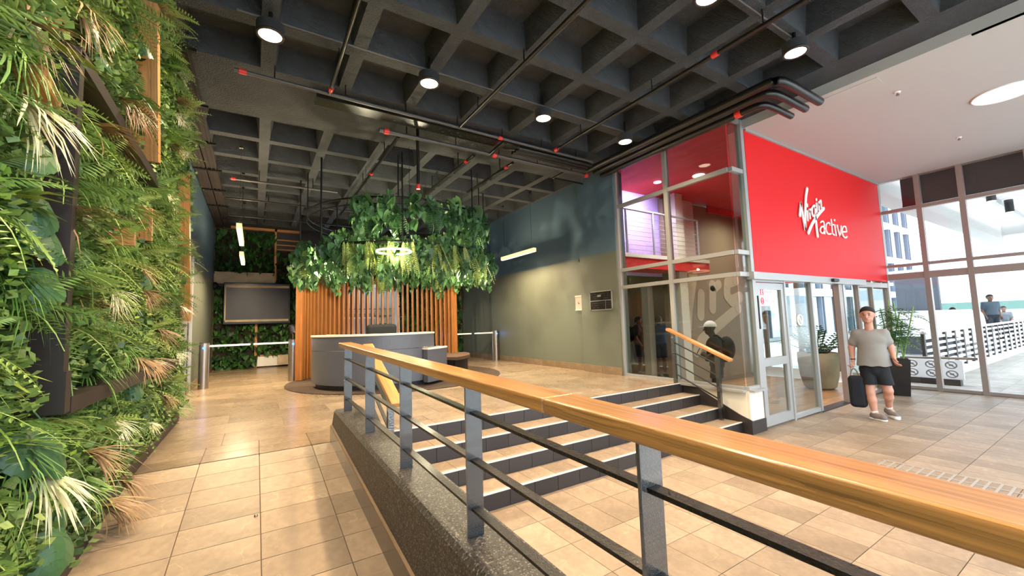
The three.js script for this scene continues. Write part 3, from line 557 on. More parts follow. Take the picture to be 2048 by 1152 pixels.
{
  const w = struct('window_2', 'pale aluminium shop entrance front with sliding glass panels', 'window');
  const Vv = (x, y0, y1, wd = 0.06, m = MT.alu) => part('mullion', bx(wd, y1 - y0, 0.09), m, w, [x, (y0 + y1) / 2, ZF]);
  part('header', bx(4.3, 0.11, 0.16), MT.alu, w, [8.4, 2.27, ZF + 0.02]); part('header', bx(1.7, 0.1, 0.1), MT.aluBrown, w, [11.15, 2.24, ZF]);
  part('transom', bx(0.92, 0.05, 0.08), MT.alu, w, [6.83, 2.21, ZF]);
  Vv(7.27, 0, 2.24, 0.05); Vv(8.22, 0, 2.24, 0.06);
  part('pane', bx(0.9, 2.1, 0.01), MT.tint, w, [7.745, 1.14, ZF]); part('sill', bx(0.92, 0.06, 0.07), MT.alu, w, [7.745, 0.05, ZF]);
  // parked sliding leaf and the far fixed lights
  Vv(9.42, 0, 2.22, 0.16, MT.aluBrown); Vv(9.56, 0, 2.22, 0.05);
  for (const [a, b] of [[9.6, 10.25], [10.33, 11.0], [11.08, 11.9]]) { part('pane', bx(b - a, 2.05, 0.01), MT.tint, w, [(a + b) / 2, 1.14, ZF]); Vv(b + 0.04, 0, 2.22, 0.06, MT.aluBrown); part('sill', bx(b - a, 0.06, 0.07), MT.aluBrown, w, [(a + b) / 2, 0.05, ZF]); }
  part('threshold', bx(1.25, 0.03, 0.16), MT.darkSteel, w, [8.82, 0.004, ZF - 0.02]);
  part('door_sensor', new RoundedBoxGeometry(0.22, 0.06, 0.07, 2, 0.02), MT.blackSteel, w, [9.0, 2.27, ZF + 0.12]);
}
{ // hinged fire door
  const d = struct('door_1', 'pale aluminium glazed fire door with a red and white notice', 'door', [6.83, 0, ZF]);
  part('stile', bx(0.1, 2.14, 0.06), MT.alu, d, [-0.38, 1.1, 0]); part('stile', bx(0.1, 2.14, 0.06), MT.alu, d, [0.38, 1.1, 0]);
  part('rail', bx(0.66, 0.1, 0.06), MT.alu, d, [0, 2.12, 0]); part('rail', bx(0.66, 0.12, 0.06), MT.alu, d, [0, 0.96, 0]); part('rail', bx(0.66, 0.14, 0.06), MT.alu, d, [0, 0.1, 0]);
  part('pane', bx(0.67, 1.06, 0.01), MT.tint, d, [0, 1.54, 0]); part('pane', bx(0.67, 0.74, 0.01), MT.tint, d, [0, 0.53, 0]);
  part('hinge_strip', bx(0.02, 0.5, 0.03), MT.darkSteel, d, [-0.41, 1.72, 0.035]);
  const cv = document.createElement('canvas'); cv.width = 512; cv.height = 320; const c = cv.getContext('2d');
  c.fillStyle = '#f6f1ee'; c.fillRect(0, 0, 512, 320); c.fillStyle = '#c2242b'; c.fillRect(28, 28, 110, 110); c.beginPath(); c.ellipse(84, 236, 56, 58, 0, 0, 7); c.fill();
  c.fillStyle = '#fff'; c.beginPath(); c.arc(92, 48, 11, 0, 7); c.fill(); c.lineWidth = 12; c.strokeStyle = '#fff'; c.lineCap = 'round'; c.beginPath(); c.moveTo(90, 64); c.lineTo(80, 92); c.lineTo(98, 108); c.lineTo(92, 128); c.moveTo(80, 92); c.lineTo(62, 118); c.moveTo(66, 72); c.lineTo(108, 76); c.stroke();
  c.fillRect(76, 198, 16, 48); c.beginPath(); c.arc(84, 266, 10, 0, 7); c.fill();
  c.fillStyle = '#b52a30'; c.font = 'bold 64px sans-serif'; c.fillText('Fire exit', 170, 108); c.fillText('Keep clear', 170, 256);
  c.fillStyle = '#d8d2cf'; c.fillRect(10, 158, 492, 4);
  const tx = new THREE.CanvasTexture(cv); tx.colorSpace = THREE.SRGBColorSpace;
  part('notice', bx(0.48, 0.3, 0.004), [MT.white, MT.white, MT.white, MT.white, mat(0xffffff, { map: (() => { const t = tx.clone(); t.repeat.set(1 / 0.48, 1 / 0.3); t.needsUpdate = true; return t; })(), roughness: 0.5 }), MT.white], d, [-0.07, 1.965, 0.012], undefined, 'white notice reading Fire exit, Keep clear in red');
  // "no entry" ring on the fixed light beside the door is stuck on the glass
  const p = onZ(1600, 640, ZF + 0.008), s = thing('glass_sticker', 'round pale prohibition sticker on the fixed glass beside the fire door', 'sticker', [p.x, p.y, p.z]);
  part('ring', new THREE.TorusGeometry(0.085, 0.014, 6, 32), MT.signWhite, s); part('bar', bx(0.15, 0.026, 0.012), MT.signWhite, s, [0, 0, 0], [0, 0, -0.78]); part('disc', cyl(0.07, 0.07, 0.004, 24), MT.alu, s, [0, 0, -0.003], [Math.PI / 2, 0, 0]);
}
{ // red fascia wall with raised lettering
  const w = struct('wall_front', 'glossy red wall above the shop entrance', 'wall');
  part('panel', bx(5.63, 2.24, 0.1), MT.red, w, [9.2, 3.45, ZF]);
  const s = thing('wall_sign', 'white raised brush-script and plain lettering on the red wall', 'sign', [0, 0, ZF + 0.062]);
  const K = (x, y) => { const p = onZ(1570 + x / 8.227, 360 + y / 8.229, ZF + 0.06); return V3(p.x, p.y, 0); };
  const stroke = (name, pts, r0, r1 = r0) => { // a flat brush stroke with round ends
    const cur = new THREE.CatmullRomCurve3(pts.map(([x, y]) => K(x, y)), false, 'catmullrom', 0.4), N = Math.max(8, pts.length * 6), L = [], R = [];
    for (let i = 0; i <= N; i++) { const p = cur.getPoint(i / N), t = cur.getTangent(i / N), r = r0 + (r1 - r0) * i / N; L.push([p.x - t.y * r, p.y + t.x * r]); R.push([p.x + t.y * r, p.y - t.x * r]); }
    const cap = (i, r, sgn) => { const p = cur.getPoint(i), t = cur.getTangent(i), a0 = Math.atan2(t.y, t.x) + (sgn > 0 ? Math.PI / 2 : -Math.PI / 2), o = []; for (let k = 1; k < 6; k++) { const a = a0 - Math.PI * k / 6; o.push([p.x + Math.cos(a) * r, p.y + Math.sin(a) * r]); } return o; };
    const out = [...L, ...cap(1, r1, 1), ...R.reverse(), ...cap(0, r0, -1)];
    return part(name, prism(out, 0.016), MT.signWhite, s);
  };
  const r = 0.031;
  const V = [];
  stroke('letter_v', [[232, 585], [240, 480], [248, 392]], r, r * 0.9); stroke('letter_v', [[248, 392], [275, 560], [305, 720], [322, 815]], r * 0.8, r * 0.8); stroke('letter_v', [[322, 815], [318, 600], [330, 300], [350, 150]], r * 0.8, r * 1.1);
  stroke('letter_i', [[352, 515], [357, 590], [362, 665]], r * 0.62); stroke('letter_i_dot', [[352, 405], [353, 435]], r * 0.62);
  stroke('letter_r', [[388, 490], [394, 560], [400, 632]], r * 0.6); stroke('letter_r', [[390, 530], [402, 490], [428, 478]], r * 0.6, r * 0.6);
  stroke('letter_g', [[490, 470], [470, 425], [440, 450], [432, 540], [455, 600], [485, 570]], r * 0.6); stroke('letter_g', [[485, 440], [490, 590], [505, 760], [523, 925]], r * 0.6, r);
  stroke('letter_i', [[505, 390], [508, 460], [510, 525]], r * 0.58); stroke('letter_i_dot', [[504, 318], [505, 336]], r * 0.6);
  stroke('letter_n', [[540, 370], [545, 440], [548, 498]], r * 0.58); stroke('letter_n', [[542, 410], [560, 350], [578, 345], [584, 420], [592, 475]], r * 0.55);
  stroke('underline', [[625, 470], [560, 540], [500, 620], [430, 730], [372, 872]], r, r * 1.05);
  const th = 0.0135;
  stroke('letter_a', [[572, 700], [600, 680], [628, 705], [634, 790], [642, 888]], th); stroke('letter_a', [[632, 775], [590, 770], [566, 820], [585, 872], [618, 875], [637, 830]], th);
  stroke('letter_c', [[735, 740], [705, 705], [668, 730], [660, 810], [690, 885], [742, 890]], th);
  stroke('letter_t', [[748, 650], [758, 760], [770, 880], [800, 908]], th); stroke('letter_t', [[722, 735], [790, 738]], th * 0.9);
  stroke('letter_i', [[806, 742], [818, 830], [830, 915]], th); stroke('letter_i_dot', [[802, 660], [804, 668]], th * 1.25);
  stroke('letter_v', [[845, 745], [870, 850], [890, 928]], th); stroke('letter_v', [[890, 928], [906, 840], [912, 760]], th);
  stroke('letter_e', [[930, 855], [1000, 850], [985, 775], [945, 770], [925, 845], [950, 930], [985, 952], [1008, 935]], th);
}
// ================================================================ inside the shop
{
  const w = struct('floor', 'honey timber floor inside the glazed shop', 'floor');
  part('boards', bx(6.0, 0.1, 7.4), MT.shopFloor, w, [9.0, -0.05, -7.0]);
  const s = struct('wall_inner', 'shop interior walls in brown, red and pale lilac', 'wall');
  const brown = mat(0x8a7660, { roughness: 0.6 }), lilac = mat(0xb9a7d8, { roughness: 0.7 });
  const ZW = -6.2;
  part('brown_wall', bx(3.75, 4.55, 0.12), brown, s, [10.12, 2.27, ZW - 0.06]);
  const s2 = struct('wall_end', 'pale end walls deep inside the shop', 'wall'), s3 = struct('ceiling', 'red painted ceiling inside the shop', 'ceiling'), s4 = struct('columns', 'cream columns inside the shop', 'columns');
  part('end_wall', bx(6.2, 4.8, 0.15), mat(0xb7a592, { roughness: 0.7 }), s2, [9.1, 2.3, -10.8]);
  part('lilac_wall', bx(2.25, 1.95, 0.08), lilac, s, [7.22, 3.64, -6.38]);
  { const a = onZ(1338, 335, ZW + 0.02), b = onZ(1392, 525, ZW + 0.02); part('pale_panel', bx(b.x - a.x, 4.6 - b.y, 0.03), mat(0xc9b9b4, { roughness: 0.7 }), s, [(a.x + b.x) / 2, (4.6 + b.y) / 2, ZW + 0.018]); }
  { const a = onZ(1409, 345, ZW + 0.02), b = onZ(1470, 436, ZW + 0.02); part('red_panel', bx(b.x - a.x + 0.6, 4.6 - b.y, 0.03), MT.redFlat, s, [(a.x + b.x + 0.6) / 2, (4.6 + b.y) / 2, ZW + 0.02]); }
  part('red_ceiling', bx(6.0, 0.1, 7.4), MT.redFlat, s3, [9.05, 4.66, -7.0]);
  part('side_wall', bx(0.12, 4.6, 3.0), mat(0xc9b8a2, { roughness: 0.7 }), s2, [12.1, 2.3, -9.3]);
  part('column', bx(0.28, 4.6, 0.28), MT.cream, s4, [8.42, 2.3, -6.02]);
  part('column', bx(0.16, 4.6, 0.2), MT.cream, s4, [6.15, 2.3, -5.8]);
  part('column', bx(0.2, 2.5, 0.2), MT.cream, s4, [8.35, 1.25, -6.9]);
  part('inner_door', bx(0.6, 2.0, 0.05), mat(0x4c443e, { roughness: 0.6 }), s2, [10.0, 1.0, -10.7]);
  // brush lettering on the brown wall, drawn in flat paint a little proud of it
  const K = (x, y) => { const p = onZ(1340 + x / 3.6, 480 + y / 3.6, ZW); return [p.x, p.y]; };
  const paint = mat(0xb9a891, { roughness: 0.7 });
  const band = (pts, r) => { const g = []; let th = 0.006; for (let i = 0; i + 1 < pts.length; i++) { const [a, b] = [K(...pts[i]), K(...pts[i + 1])], dx = b[0] - a[0], dy = b[1] - a[1], l = Math.hypot(dx, dy), nx = -dy / l * r, ny = dx / l * r; g.push(prism([[a[0] + nx, a[1] + ny], [b[0] + nx, b[1] + ny], [b[0] - nx, b[1] - ny], [a[0] - nx, a[1] - ny]], th += 0.0015)); } for (const p of pts) { const k = K(...p); th += 0.0015; g.push(move(cyl(r, r, th, 20), k[0], k[1], th / 2, Math.PI / 2)); } return merge(g); };
  const gname = ['letter_v', 'letter_i', 'letter_r', 'letter_g', 'underline'];
  [[[60, 330], [85, 560], [110, 720]], [[222, 395], [220, 540]], [[305, 330], [305, 490]], [[470, 290], [410, 310], [408, 400], [440, 440], [500, 410]], [[490, 490], [350, 610], [220, 730], [190, 800]]].forEach((pts, i) => part(gname[i], band(pts, i === 0 ? 0.2 : 0.15), paint, s, [0, 0, ZW]));
  part('letter_v', band([[110, 900], [130, 500], [165, 250]], 0.17), paint, s, [0, 0, ZW]); part('letter_r', band([[305, 360], [350, 320]], 0.12), paint, s, [0, 0, ZW]);
  // gallery with red edge and pale balustrade
  const gz = -5.75, A = onZ(1245, 516, gz), B = onZ(1418, 524, gz), yt = (A.y + B.y) / 2, yb = yt - 0.22;
  const m = struct('gallery', 'red edged upper gallery inside the shop', 'gallery');
  part('slab', bx(B.x - 6.1, yt - yb, 0.4), MT.redFlat, m, [(B.x + 6.1) / 2, (yt + yb) / 2, gz - 0.2]); part('slab', bx(2.0, yt - yb, 0.4), MT.redFlat, m, [7.15, (yt + yb) / 2, gz - 0.6]);
  part('coping', bx(B.x - 6.1, 0.08, 0.14), MT.cream, m, [(B.x + 6.1) / 2, yt + 0.04, gz - 0.05]);
  const r = thing('gallery_railing', 'pale metal balustrade with thin horizontal wires on the shop gallery', 'railing', [0, yt + 0.08, gz - 0.05]);
  for (const x of [6.5, 7.35, B.x - 0.3]) part('post', cyl(0.025, 0.025, 0.95, 10), MT.alu, r, [x, 0.475, 0]);
  part('top_rail', bar(V3(6.1, 0.95, 0), V3(B.x - 0.3, 0.95, 0), 0.025), MT.alu, r);
  for (let k = 0; k < 8; k++) part('wire', bar(V3(6.1, 0.1 + k * 0.1, 0), V3(B.x - 0.3, 0.1 + k * 0.1, 0), 0.006, 6), MT.alu, r);
}
// ================================================================ railings
setSeed(31);
{
  const r = thing('ramp_railing', 'black flat bar railing with a broad varnished oak handrail on the granite ledge', 'railing', [0.755, 0, 0]);
  const yb = (z) => 1.396 - 0.022 * z, a = Math.atan(0.022), z0 = -4.36, z1 = 1.5;
  // handrail in two lengths with a fine joint
  const j = onX(1084, 800, 0.7).z;
  for (const [p, q] of [[z0, j - 0.001], [j + 0.001, z1]]) { const L = (q - p) / Math.cos(a), m = (p + q) / 2; part('handrail', timber(0.12, 0.044, L, rnd(), rnd(), 0.009), MT.oakRail, r, [0.005, yb(m) + 0.022, m], [a, 0, 0]); }
  for (let k = 0; k < 7; k++) { const z = -0.645 - 0.881 * (k - 2), h = yb(z) - (0.81 - 0.022 * z); if (z < z0 || z > z1) continue; part('post', new RoundedBoxGeometry(0.072, h, 0.011, 2, 0.002), MT.blackPaint, r, [0, yb(z) - h / 2, z]); }
  for (const d of [0.107, 0.293, 0.48]) { const m = (z0 + 0.18 + z1) / 2, L = (z1 - z0 - 0.18) / Math.cos(a); part('flat_bar', bx(0.034, 0.011, L), MT.blackBar, r, [0, yb(m) - d, m], [a, 0, 0]); }
}
function stairRail(x, label, group) {
  const g = thing('stair_railing', label, 'railing', [x, 0, 0], 0, group);
  const A = V3(0, 1.49, -4.46), B = V3(0, 1.035, -3.41), d = B.clone().sub(A), L = d.length(), a = Math.atan2(A.y - B.y, B.z - A.z), mid = A.clone().add(B).multiplyScalar(0.5);
  part('handrail', timber(0.1, 0.04, L, rnd(), rnd(), 0.006), MT.oakRail, g, mid.toArray(), [a, 0, 0]);
  const yAt = (z) => A.y + (B.y - A.y) * (z - A.z) / (B.z - A.z);
  for (const [z, f] of [[-4.36, 0.46], [-3.62, 0.152]]) { const h = yAt(z) - f - 0.02; part('post', bx(0.05, h, 0.05), MT.blackPaint, g, [0, f + h / 2, z]); }
  for (const k of [0.17, 0.34, 0.51, 0.68]) { const p = V3(0, yAt(-4.36) - k, -4.36), q = V3(0, yAt(-3.62) - k, -3.62), l = p.distanceTo(q); part('flat_bar', bx(0.03, 0.011, l), MT.blackBar, g, p.clone().add(q).multiplyScalar(0.5).toArray(), [a, 0, 0]); }
  return g;
}
stairRail(1.0, 'oak topped black stair railing beside the granite ledge');
stairRail(5.86, 'oak topped black stair railing below the shop window');

// ================================================================ reception
const CC = V3(2.6, 0, -8.72);
{
  const c = thing('round_carpet', 'large round dark brown carpet under the reception desk', 'carpet', [CC.x, YU, CC.z]);
  const g = new THREE.CylinderGeometry(2.13, 2.13, 0.012, 96), p = g.attributes.position, uv = g.attributes.uv; for (let i = 0; i < p.count; i++) uv.setXY(i, p.getX(i) / 1.5, p.getZ(i) / 1.5);
  part('pile', g, MT.carpet, c, [0, 0.006, 0]);
}
{ // desk: two curved counters
  const d = thing('reception_desk', 'curved slate grey reception desk with cream counter tops', 'desk', [2.1, YU + 0.012, -8.3]);
  const ring = (R, r, a0, a1, y0, y1, n = 40) => { // upright curved wall; angle 0 = +x, growing towards +z
    const s = new THREE.Shape(); for (let i = 0; i <= n; i++) { const a = a0 + (a1 - a0) * i / n; s[i ? 'lineTo' : 'moveTo'](R * Math.cos(a), -R * Math.sin(a)); } for (let i = n; i >= 0; i--) { const a = a0 + (a1 - a0) * i / n; s.lineTo(r * Math.cos(a), -r * Math.sin(a)); }
    const g = new THREE.ExtrudeGeometry(s, { depth: y1 - y0, bevelEnabled: false, curveSegments: 4 }); g.rotateX(-Math.PI / 2); return g.translate(0, y0, 0);
  };
  const D2 = Math.PI / 180, yT = 1.557 - YU - 0.012, yL = 1.272 - YU - 0.012;
  part('plinth', ring(1.15, 1.0, 42 * D2, 185 * D2, 0, 0.09), MT.deskKick, d);
  part('front_panel', ring(1.22, 1.16, 40 * D2, 187 * D2, 0.085, 0.66), MT.desk, d);
  part('upper_panel', ring(1.22, 1.16, 52 * D2, 187 * D2, 0.667, yT - 0.028), MT.desk, d);
  part('counter_top', ring(1.235, 0.85, 52 * D2, 187 * D2, yT - 0.028, yT), MT.deskTop, d);
  part('low_panel', ring(1.36, 1.25, 40 * D2, 68 * D2, 0.05, yL - 0.025), MT.desk, d);
  part('low_counter_top', ring(1.375, 0.9, 40 * D2, 68 * D2, yL - 0.025, yL), MT.deskTop, d);
  part('work_top', ring(1.15, 0.7, 60 * D2, 180 * D2, 0.62, 0.65), MT.deskTop, d);
  const p = atD(797, 655, 8.3), ch = thing('office_chair', 'black padded office chair behind the reception desk', 'chair', [2.25, YU + 0.012, -8.75]);
  part('backrest', new RoundedBoxGeometry(0.62, 0.62, 0.14, 4, 0.07), MT.fabricBlack, ch, [0, 0.8, 0]); part('seat', new RoundedBoxGeometry(0.5, 0.1, 0.48, 4, 0.04), MT.fabricBlack, ch, [0, 0.45, -0.25]); part('post', cyl(0.03, 0.03, 0.4, 12), MT.steel, ch, [0, 0.22, -0.25]);
  for (let k = 0; k < 5; k++) part('foot', bx(0.3, 0.03, 0.04), MT.blackSteel, ch, [0.15 * Math.cos(k * 1.257), 0.03, -0.25 + 0.15 * Math.sin(k * 1.257)], [0, -k * 1.257, 0]);
  void p;
  // curved upholstered bench at the end of the desk
  const o = thing('curved_bench', 'curved dark brown bench with ribbed side at the end of the desk', 'bench', [2.6, YU + 0.012, -8.72]);
  const bench = (R, r, a0, a1, y0, y1) => ring(R, r, a0 * D2, a1 * D2, y0, y1);
  const brownTop = mat(0x5e4636, { roughness: 0.55, map: T.cloud });
  part('seat', bench(1.5, 0.98, 2, 60, 0.36, 0.42), brownTop, o); part('core', bench(1.42, 1.02, 2, 60, 0.0, 0.36), MT.blackSteel, o);
  for (let k = 0; k < 34; k++) { const a = (3 + k * 1.7) * D2; part('rib', bx(0.02, 0.34, 0.024), k % 2 ? MT.blackSteel : MT.darkSteel, o, [1.44 * Math.cos(a), 0.18, 1.44 * Math.sin(a)], [0, -a, 0]); }
}
{ // slatted oak screen round the back of the carpet
  const s = thing('slatted_screen', 'curved screen of tall vertical oak slats behind the reception desk', 'screen', [CC.x, YU, CC.z]);
  const R = 2.02, at = (px) => { // angle on the far half of the circle that shows at this column
    let best = 0, err = 1e9; for (let a = Math.PI; a < 2 * Math.PI; a += 0.001) { const v = V3(CC.x + R * Math.cos(a), 1.4, CC.z + R * Math.sin(a)).sub(EYE), x = 1024 + FOCAL * v.dot(camR) / v.dot(camF); if (Math.abs(x - px) < err) { err = Math.abs(x - px); best = a; } } return best; };
  const a0 = at(599), a1 = at(909), n = 34;
  for (let k = 0; k <= n; k++) {
    const a = a0 + (a1 - a0) * k / n, end = k === 0 || k === n;
    part('slat', timber(end ? 0.13 : 0.11, 2.55, end ? 0.09 : 0.05, rnd(), rnd()), MT.oakSlat, s, [R * Math.cos(a), 1.275 + 0.02, R * Math.sin(a)], [0, -a, 0]);
  }
  const arc = (y, r) => { const pts = []; for (let i = 0; i <= 30; i++) { const a = a0 + (a1 - a0) * i / 30; pts.push(V3(R * Math.cos(a), y, R * Math.sin(a))); } return tube(pts, r, 60, 6); };
  part('floor_rail', arc(0.02, 0.018), MT.blackSteel, s); part('head_rail', arc(2.56, 0.018), MT.blackSteel, s);
}
// ================================================================ turnstile gates: steel posts with a folding arm
function gatePost(label, x, z, ry, armLen, armDir) {
  const g = thing('gate_post', label, 'turnstile', [x, YU, z], ry, 'slim steel turnstile posts');
  const H = 0.86, s = new THREE.Shape(); const w = 0.085, d = 0.11; s.absellipse(0, 0, w, d, 0, Math.PI * 2); const e = new THREE.ExtrudeGeometry(s, { depth: H, bevelEnabled: false, curveSegments: 20 }); e.rotateX(-Math.PI / 2);
  const col = part('column', e, MT.steel, g); part('cap', move(cyl(1, 1, 0.02, 28), 0, H, 0).scale(w, 1, d), MT.deskKick, g);
  part('slot', bx(0.02, H * 0.92, 0.03), MT.blackSteel, col, [w * 0.7 * -Math.sign(armDir || 1), H / 2, d * 0.62]);
  const l = part('indicator_light', cyl(0.024, 0.024, 0.012, 18), MT.glow(new THREE.Color(0.1, 0.35, 1), 2.2), col, [0.0, H - 0.09, d + 0.002], [Math.PI / 2, 0, 0]); l.userData.label = 'small glowing blue indicator';
  const pl = new THREE.PointLight(new THREE.Color(0.15, 0.3, 1), 0.06); pl.position.set(0, H - 0.09, d + 0.06); pl.castShadow = true; pl.name = 'indicator_lamp'; pl.shadow.radius = 1; g.add(pl);
  if (armLen) part('arm', move(bx(armLen, 0.035, 0.02), armDir * (armLen / 2 + w), H - 0.06, 0), MT.barGlass, g);
  return g;
}
gatePost('steel turnstile post beside the sage side wall, near the living wall', -0.82, -9.85, 0, 0.66, 1);
gatePost('steel turnstile post against the slatted screen, with a card reader', 0.68, -9.85, 0, 0.62, -1);
gatePost('steel turnstile post by the long washed wall', 5.88, -10.35, 0.0, 0.58, -1);
{
  const c = thing('card_reader', 'small dark card terminal on a stalk on top of the turnstile post', 'card reader', [0.68, YU + 0.88, -9.85]);
  part('stalk', cyl(0.012, 0.012, 0.14, 10), MT.steel, c, [0, 0.07, 0]); part('terminal', new RoundedBoxGeometry(0.14, 0.2, 0.04, 2, 0.01), MT.blackSteel, c, [0, 0.2, 0.03], [-0.3, 0.3, 0.2]); part('screen', bx(0.1, 0.13, 0.004), MT.screen, c, [0.006, 0.205, 0.053], [-0.3, 0.3, 0.2]);
  gatePost('steel turnstile post hidden behind the end of the slatted screen', 4.5, -10.35, 0, 0.54, 1);
}
// ================================================================ lamps
const WARM = new THREE.Color(1, 0.75, 0.48);
function downlight(x, z, label) {
  const g = thing('ceiling_downlight', label, 'lamp', [x, 4.49, z], 0, 'round ceiling downlights');
  const body = part('body', cyl(0.12, 0.12, 0.1, 28), MT.ceil, g, [0, 0.06, 0]);
  part('rim', new THREE.TorusGeometry(0.11, 0.014, 8, 32), MT.darkSteel, body, [0, -0.052, 0], [Math.PI / 2, 0, 0]);
  part('lens', cyl(0.1, 0.1, 0.008, 28), MT.glow(new THREE.Color(1, 0.84, 0.58), 9), body, [0, -0.054, 0]);
  part('stem', cyl(0.02, 0.02, 0.24, 10), MT.pipe, g, [0, 0.2, 0]);
  const s = new THREE.SpotLight(WARM, 37, 0, 1.2, 0.6); s.position.set(0, -0.01, 0); s.target.position.set(0, -4, 0); s.castShadow = true; s.shadow.radius = 4; s.name = 'downlight_lamp'; g.add(s, s.target);
  return g;
}
[[0.07, -4.32, 'round downlight on the conduit above the ramp head'], [1.67, -4.33, 'round downlight above the ledge end, second along the conduit'], [3.34, -4.35, 'round downlight above the stairs, third along the conduit'], [4.94, -4.33, 'round downlight above the stairs near the shop window'],
  [4.9, -1.88, 'round downlight near the white lowered ceiling'], [3.34, -1.9, 'round downlight above the lower floor on the inner coffers'], [1.67, -1.9, 'round downlight above the railing on the lower floor'], [0.07, -1.9, 'round downlight above the ramp foot']].forEach(([x, z, l]) => downlight(x, z, l));
{ // large recessed lamp in the white ceiling
  const p = onY(2012, 183, 4.578), g = thing('recessed_lamp', 'large round recessed lamp in the white lowered ceiling', 'lamp', [8.55, 4.572, -0.9]);
  part('ring', new THREE.TorusGeometry(0.3, 0.012, 8, 48), MT.white, g, [0, 0, 0], [Math.PI / 2, 0, 0]); part('diffuser', cyl(0.29, 0.29, 0.01, 48), MT.glow(new THREE.Color(1, 0.93, 0.8), 4), g, [0, 0, 0]);
  const s = new THREE.SpotLight(new THREE.Color(1, 0.88, 0.7), 18, 0, 1.3, 0.7); s.position.set(0, -0.02, 0); s.target.position.set(0, -4, 0); s.castShadow = true; s.shadow.radius = 10; s.name = 'recessed_lamp_light'; g.add(s, s.target); void p;
}
{ // shop lamp seen through the window
  const g = thing('recessed_lamp', 'round recessed lamp in the red shop ceiling', 'lamp', [7.75, 4.6, -4.9]);
  part('diffuser', cyl(0.12, 0.12, 0.012, 28), MT.glow(new THREE.Color(1, 0.97, 0.9), 4), g);
  const s = new THREE.SpotLight(new THREE.Color(1, 0.9, 0.76), 46, 0, 1.35, 0.7); s.position.set(0, -0.02, 0); s.target.position.set(0, -4, 0); s.castShadow = true; s.shadow.radius = 8; s.name = 'shop_lamp'; g.add(s, s.target);
  const h = thing('recessed_lamp', 'round recessed lamp in the red shop ceiling deeper inside', 'lamp', [10.6, 4.6, -5.2]);
  part('diffuser', cyl(0.12, 0.12, 0.012, 28), MT.glow(new THREE.Color(1, 0.97, 0.9), 4), h);
  const t = new THREE.SpotLight(new THREE.Color(1, 0.9, 0.76), 46, 0, 1.35, 0.7); t.position.set(0, -0.02, 0); t.target.position.set(0, -4, 0); t.castShadow = true; t.shadow.radius = 8; t.name = 'shop_lamp'; h.add(t, t.target);
  const u = thing('wash_lamp', 'lilac lamp on the shop gallery', 'lamp', [7.2, 4.56, -5.5]);
  part('diffuser', cyl(0.08, 0.08, 0.02, 20), MT.glow(new THREE.Color(0.75, 0.65, 1), 3), u);
  const q = new THREE.SpotLight(new THREE.Color(0.72, 0.62, 1), 45, 0, 1.35, 0.6); q.position.set(0, -0.03, 0); q.target.position.set(0, -2, -1.4); q.castShadow = true; q.shadow.radius = 8; q.name = 'gallery_lamp'; u.add(q, q.target);
  // slim lamp bar under the gallery
  const b = thing('lamp_bar', 'slim glowing lamp bar on the brown shop wall', 'lamp', [9.25, 2.62, -6.16]);
  part('tube', bx(0.5, 0.03, 0.04), MT.glow(new THREE.Color(1, 0.9, 0.6), 4), b, [0, 0, 0], [0, 0.4, 0.05]);
}
function linearLamp(label, x, y, z0, z1) { // hanging channel that shines up and down, open slots top and bottom
  const L = Math.abs(z1 - z0), g = thing('linear_pendant', label, 'lamp', [x, y, (z0 + z1) / 2], 0, 'hanging linear lamps');
  part('channel', merge([move(bx(0.008, 0.085, L), -0.034, 0, 0), move(bx(0.008, 0.085, L), 0.034, 0, 0), move(bx(0.076, 0.085, 0.008), 0, 0, L / 2), move(bx(0.076, 0.085, 0.008), 0, 0, -L / 2)]), MT.glow(new THREE.Color(1, 0.7, 0.34), 1.5), g);
  part('diffuser', bx(0.06, 0.03, L - 0.02), MT.glow(new THREE.Color(1, 0.8, 0.46), 3), g);
  for (const s of [-1, 1]) { part('wire', cyl(0.003, 0.003, YC + 0.3 - y, 6), MT.pipe, g, [0, (YC + 0.3 - y) / 2, s * L * 0.42]); part('rose', cyl(0.03, 0.03, 0.03, 12), MT.pipe, g, [0, YC - y - 0.015, s * L * 0.42]); }
  for (const s of [-1, 1]) { const r = new THREE.RectAreaLight(new THREE.Color(1, 0.76, 0.46), s < 0 ? 680 : 120, 0.05, L - 0.04); r.position.set(0, s * 0.018, 0); r.rotation.x = s < 0 ? -Math.PI / 2 : Math.PI / 2; r.name = 'linear_lamp'; g.add(r); }
  return g;
}
linearLamp('hanging linear lamp near the long sage wall', 5.42, 3.34, -9.05, -7.58);
linearLamp('hanging linear lamp near the side wall, closer to the living wall', -0.25, 3.36, -9.35, -7.74);
linearLamp('hanging linear lamp near the side wall, closer to the wall screen', -0.27, 3.28, -11.5, -10.05);

// ================================================================ pipes, conduits and trays under the coffers
function pipeRun(name, label, pts, r, m = MT.pipe, bands = [], clips = 0) {
  const g = thing(name, label, name.includes('conduit') ? 'conduit' : 'pipe', pts[0]);
  const o = V3(...pts[0]), P = pts.map((p) => V3(...p).sub(o)), segs = [];
  for (let i = 0; i + 1 < P.length; i++) segs.push(bar(P[i], P[i + 1], r, 12));
  for (let i = 1; i + 1 < P.length; i++) segs.push(move(new THREE.SphereGeometry(r * 1.15, 12, 8), P[i].x, P[i].y, P[i].z));
  part('pipe', merge(segs), m, g);
  const d = P[P.length - 1].clone().sub(P[0]), L = d.length();
  for (const t of bands) { const c = P[0].clone().addScaledVector(d, t), u = d.clone().normalize().multiplyScalar(0.035); part('red_coupling', bar(c.clone().sub(u), c.clone().add(u), r * 1.35, 14), MT.redBand, g); }
  for (let k = 0; k < clips; k++) { const c = P[0].clone().addScaledVector(d, (k + 0.5) / clips), top = YC - o.y; part('clip', bar(c, V3(c.x, top, c.z), 0.008, 6), MT.pipe, g); }
  void L; return g;
}
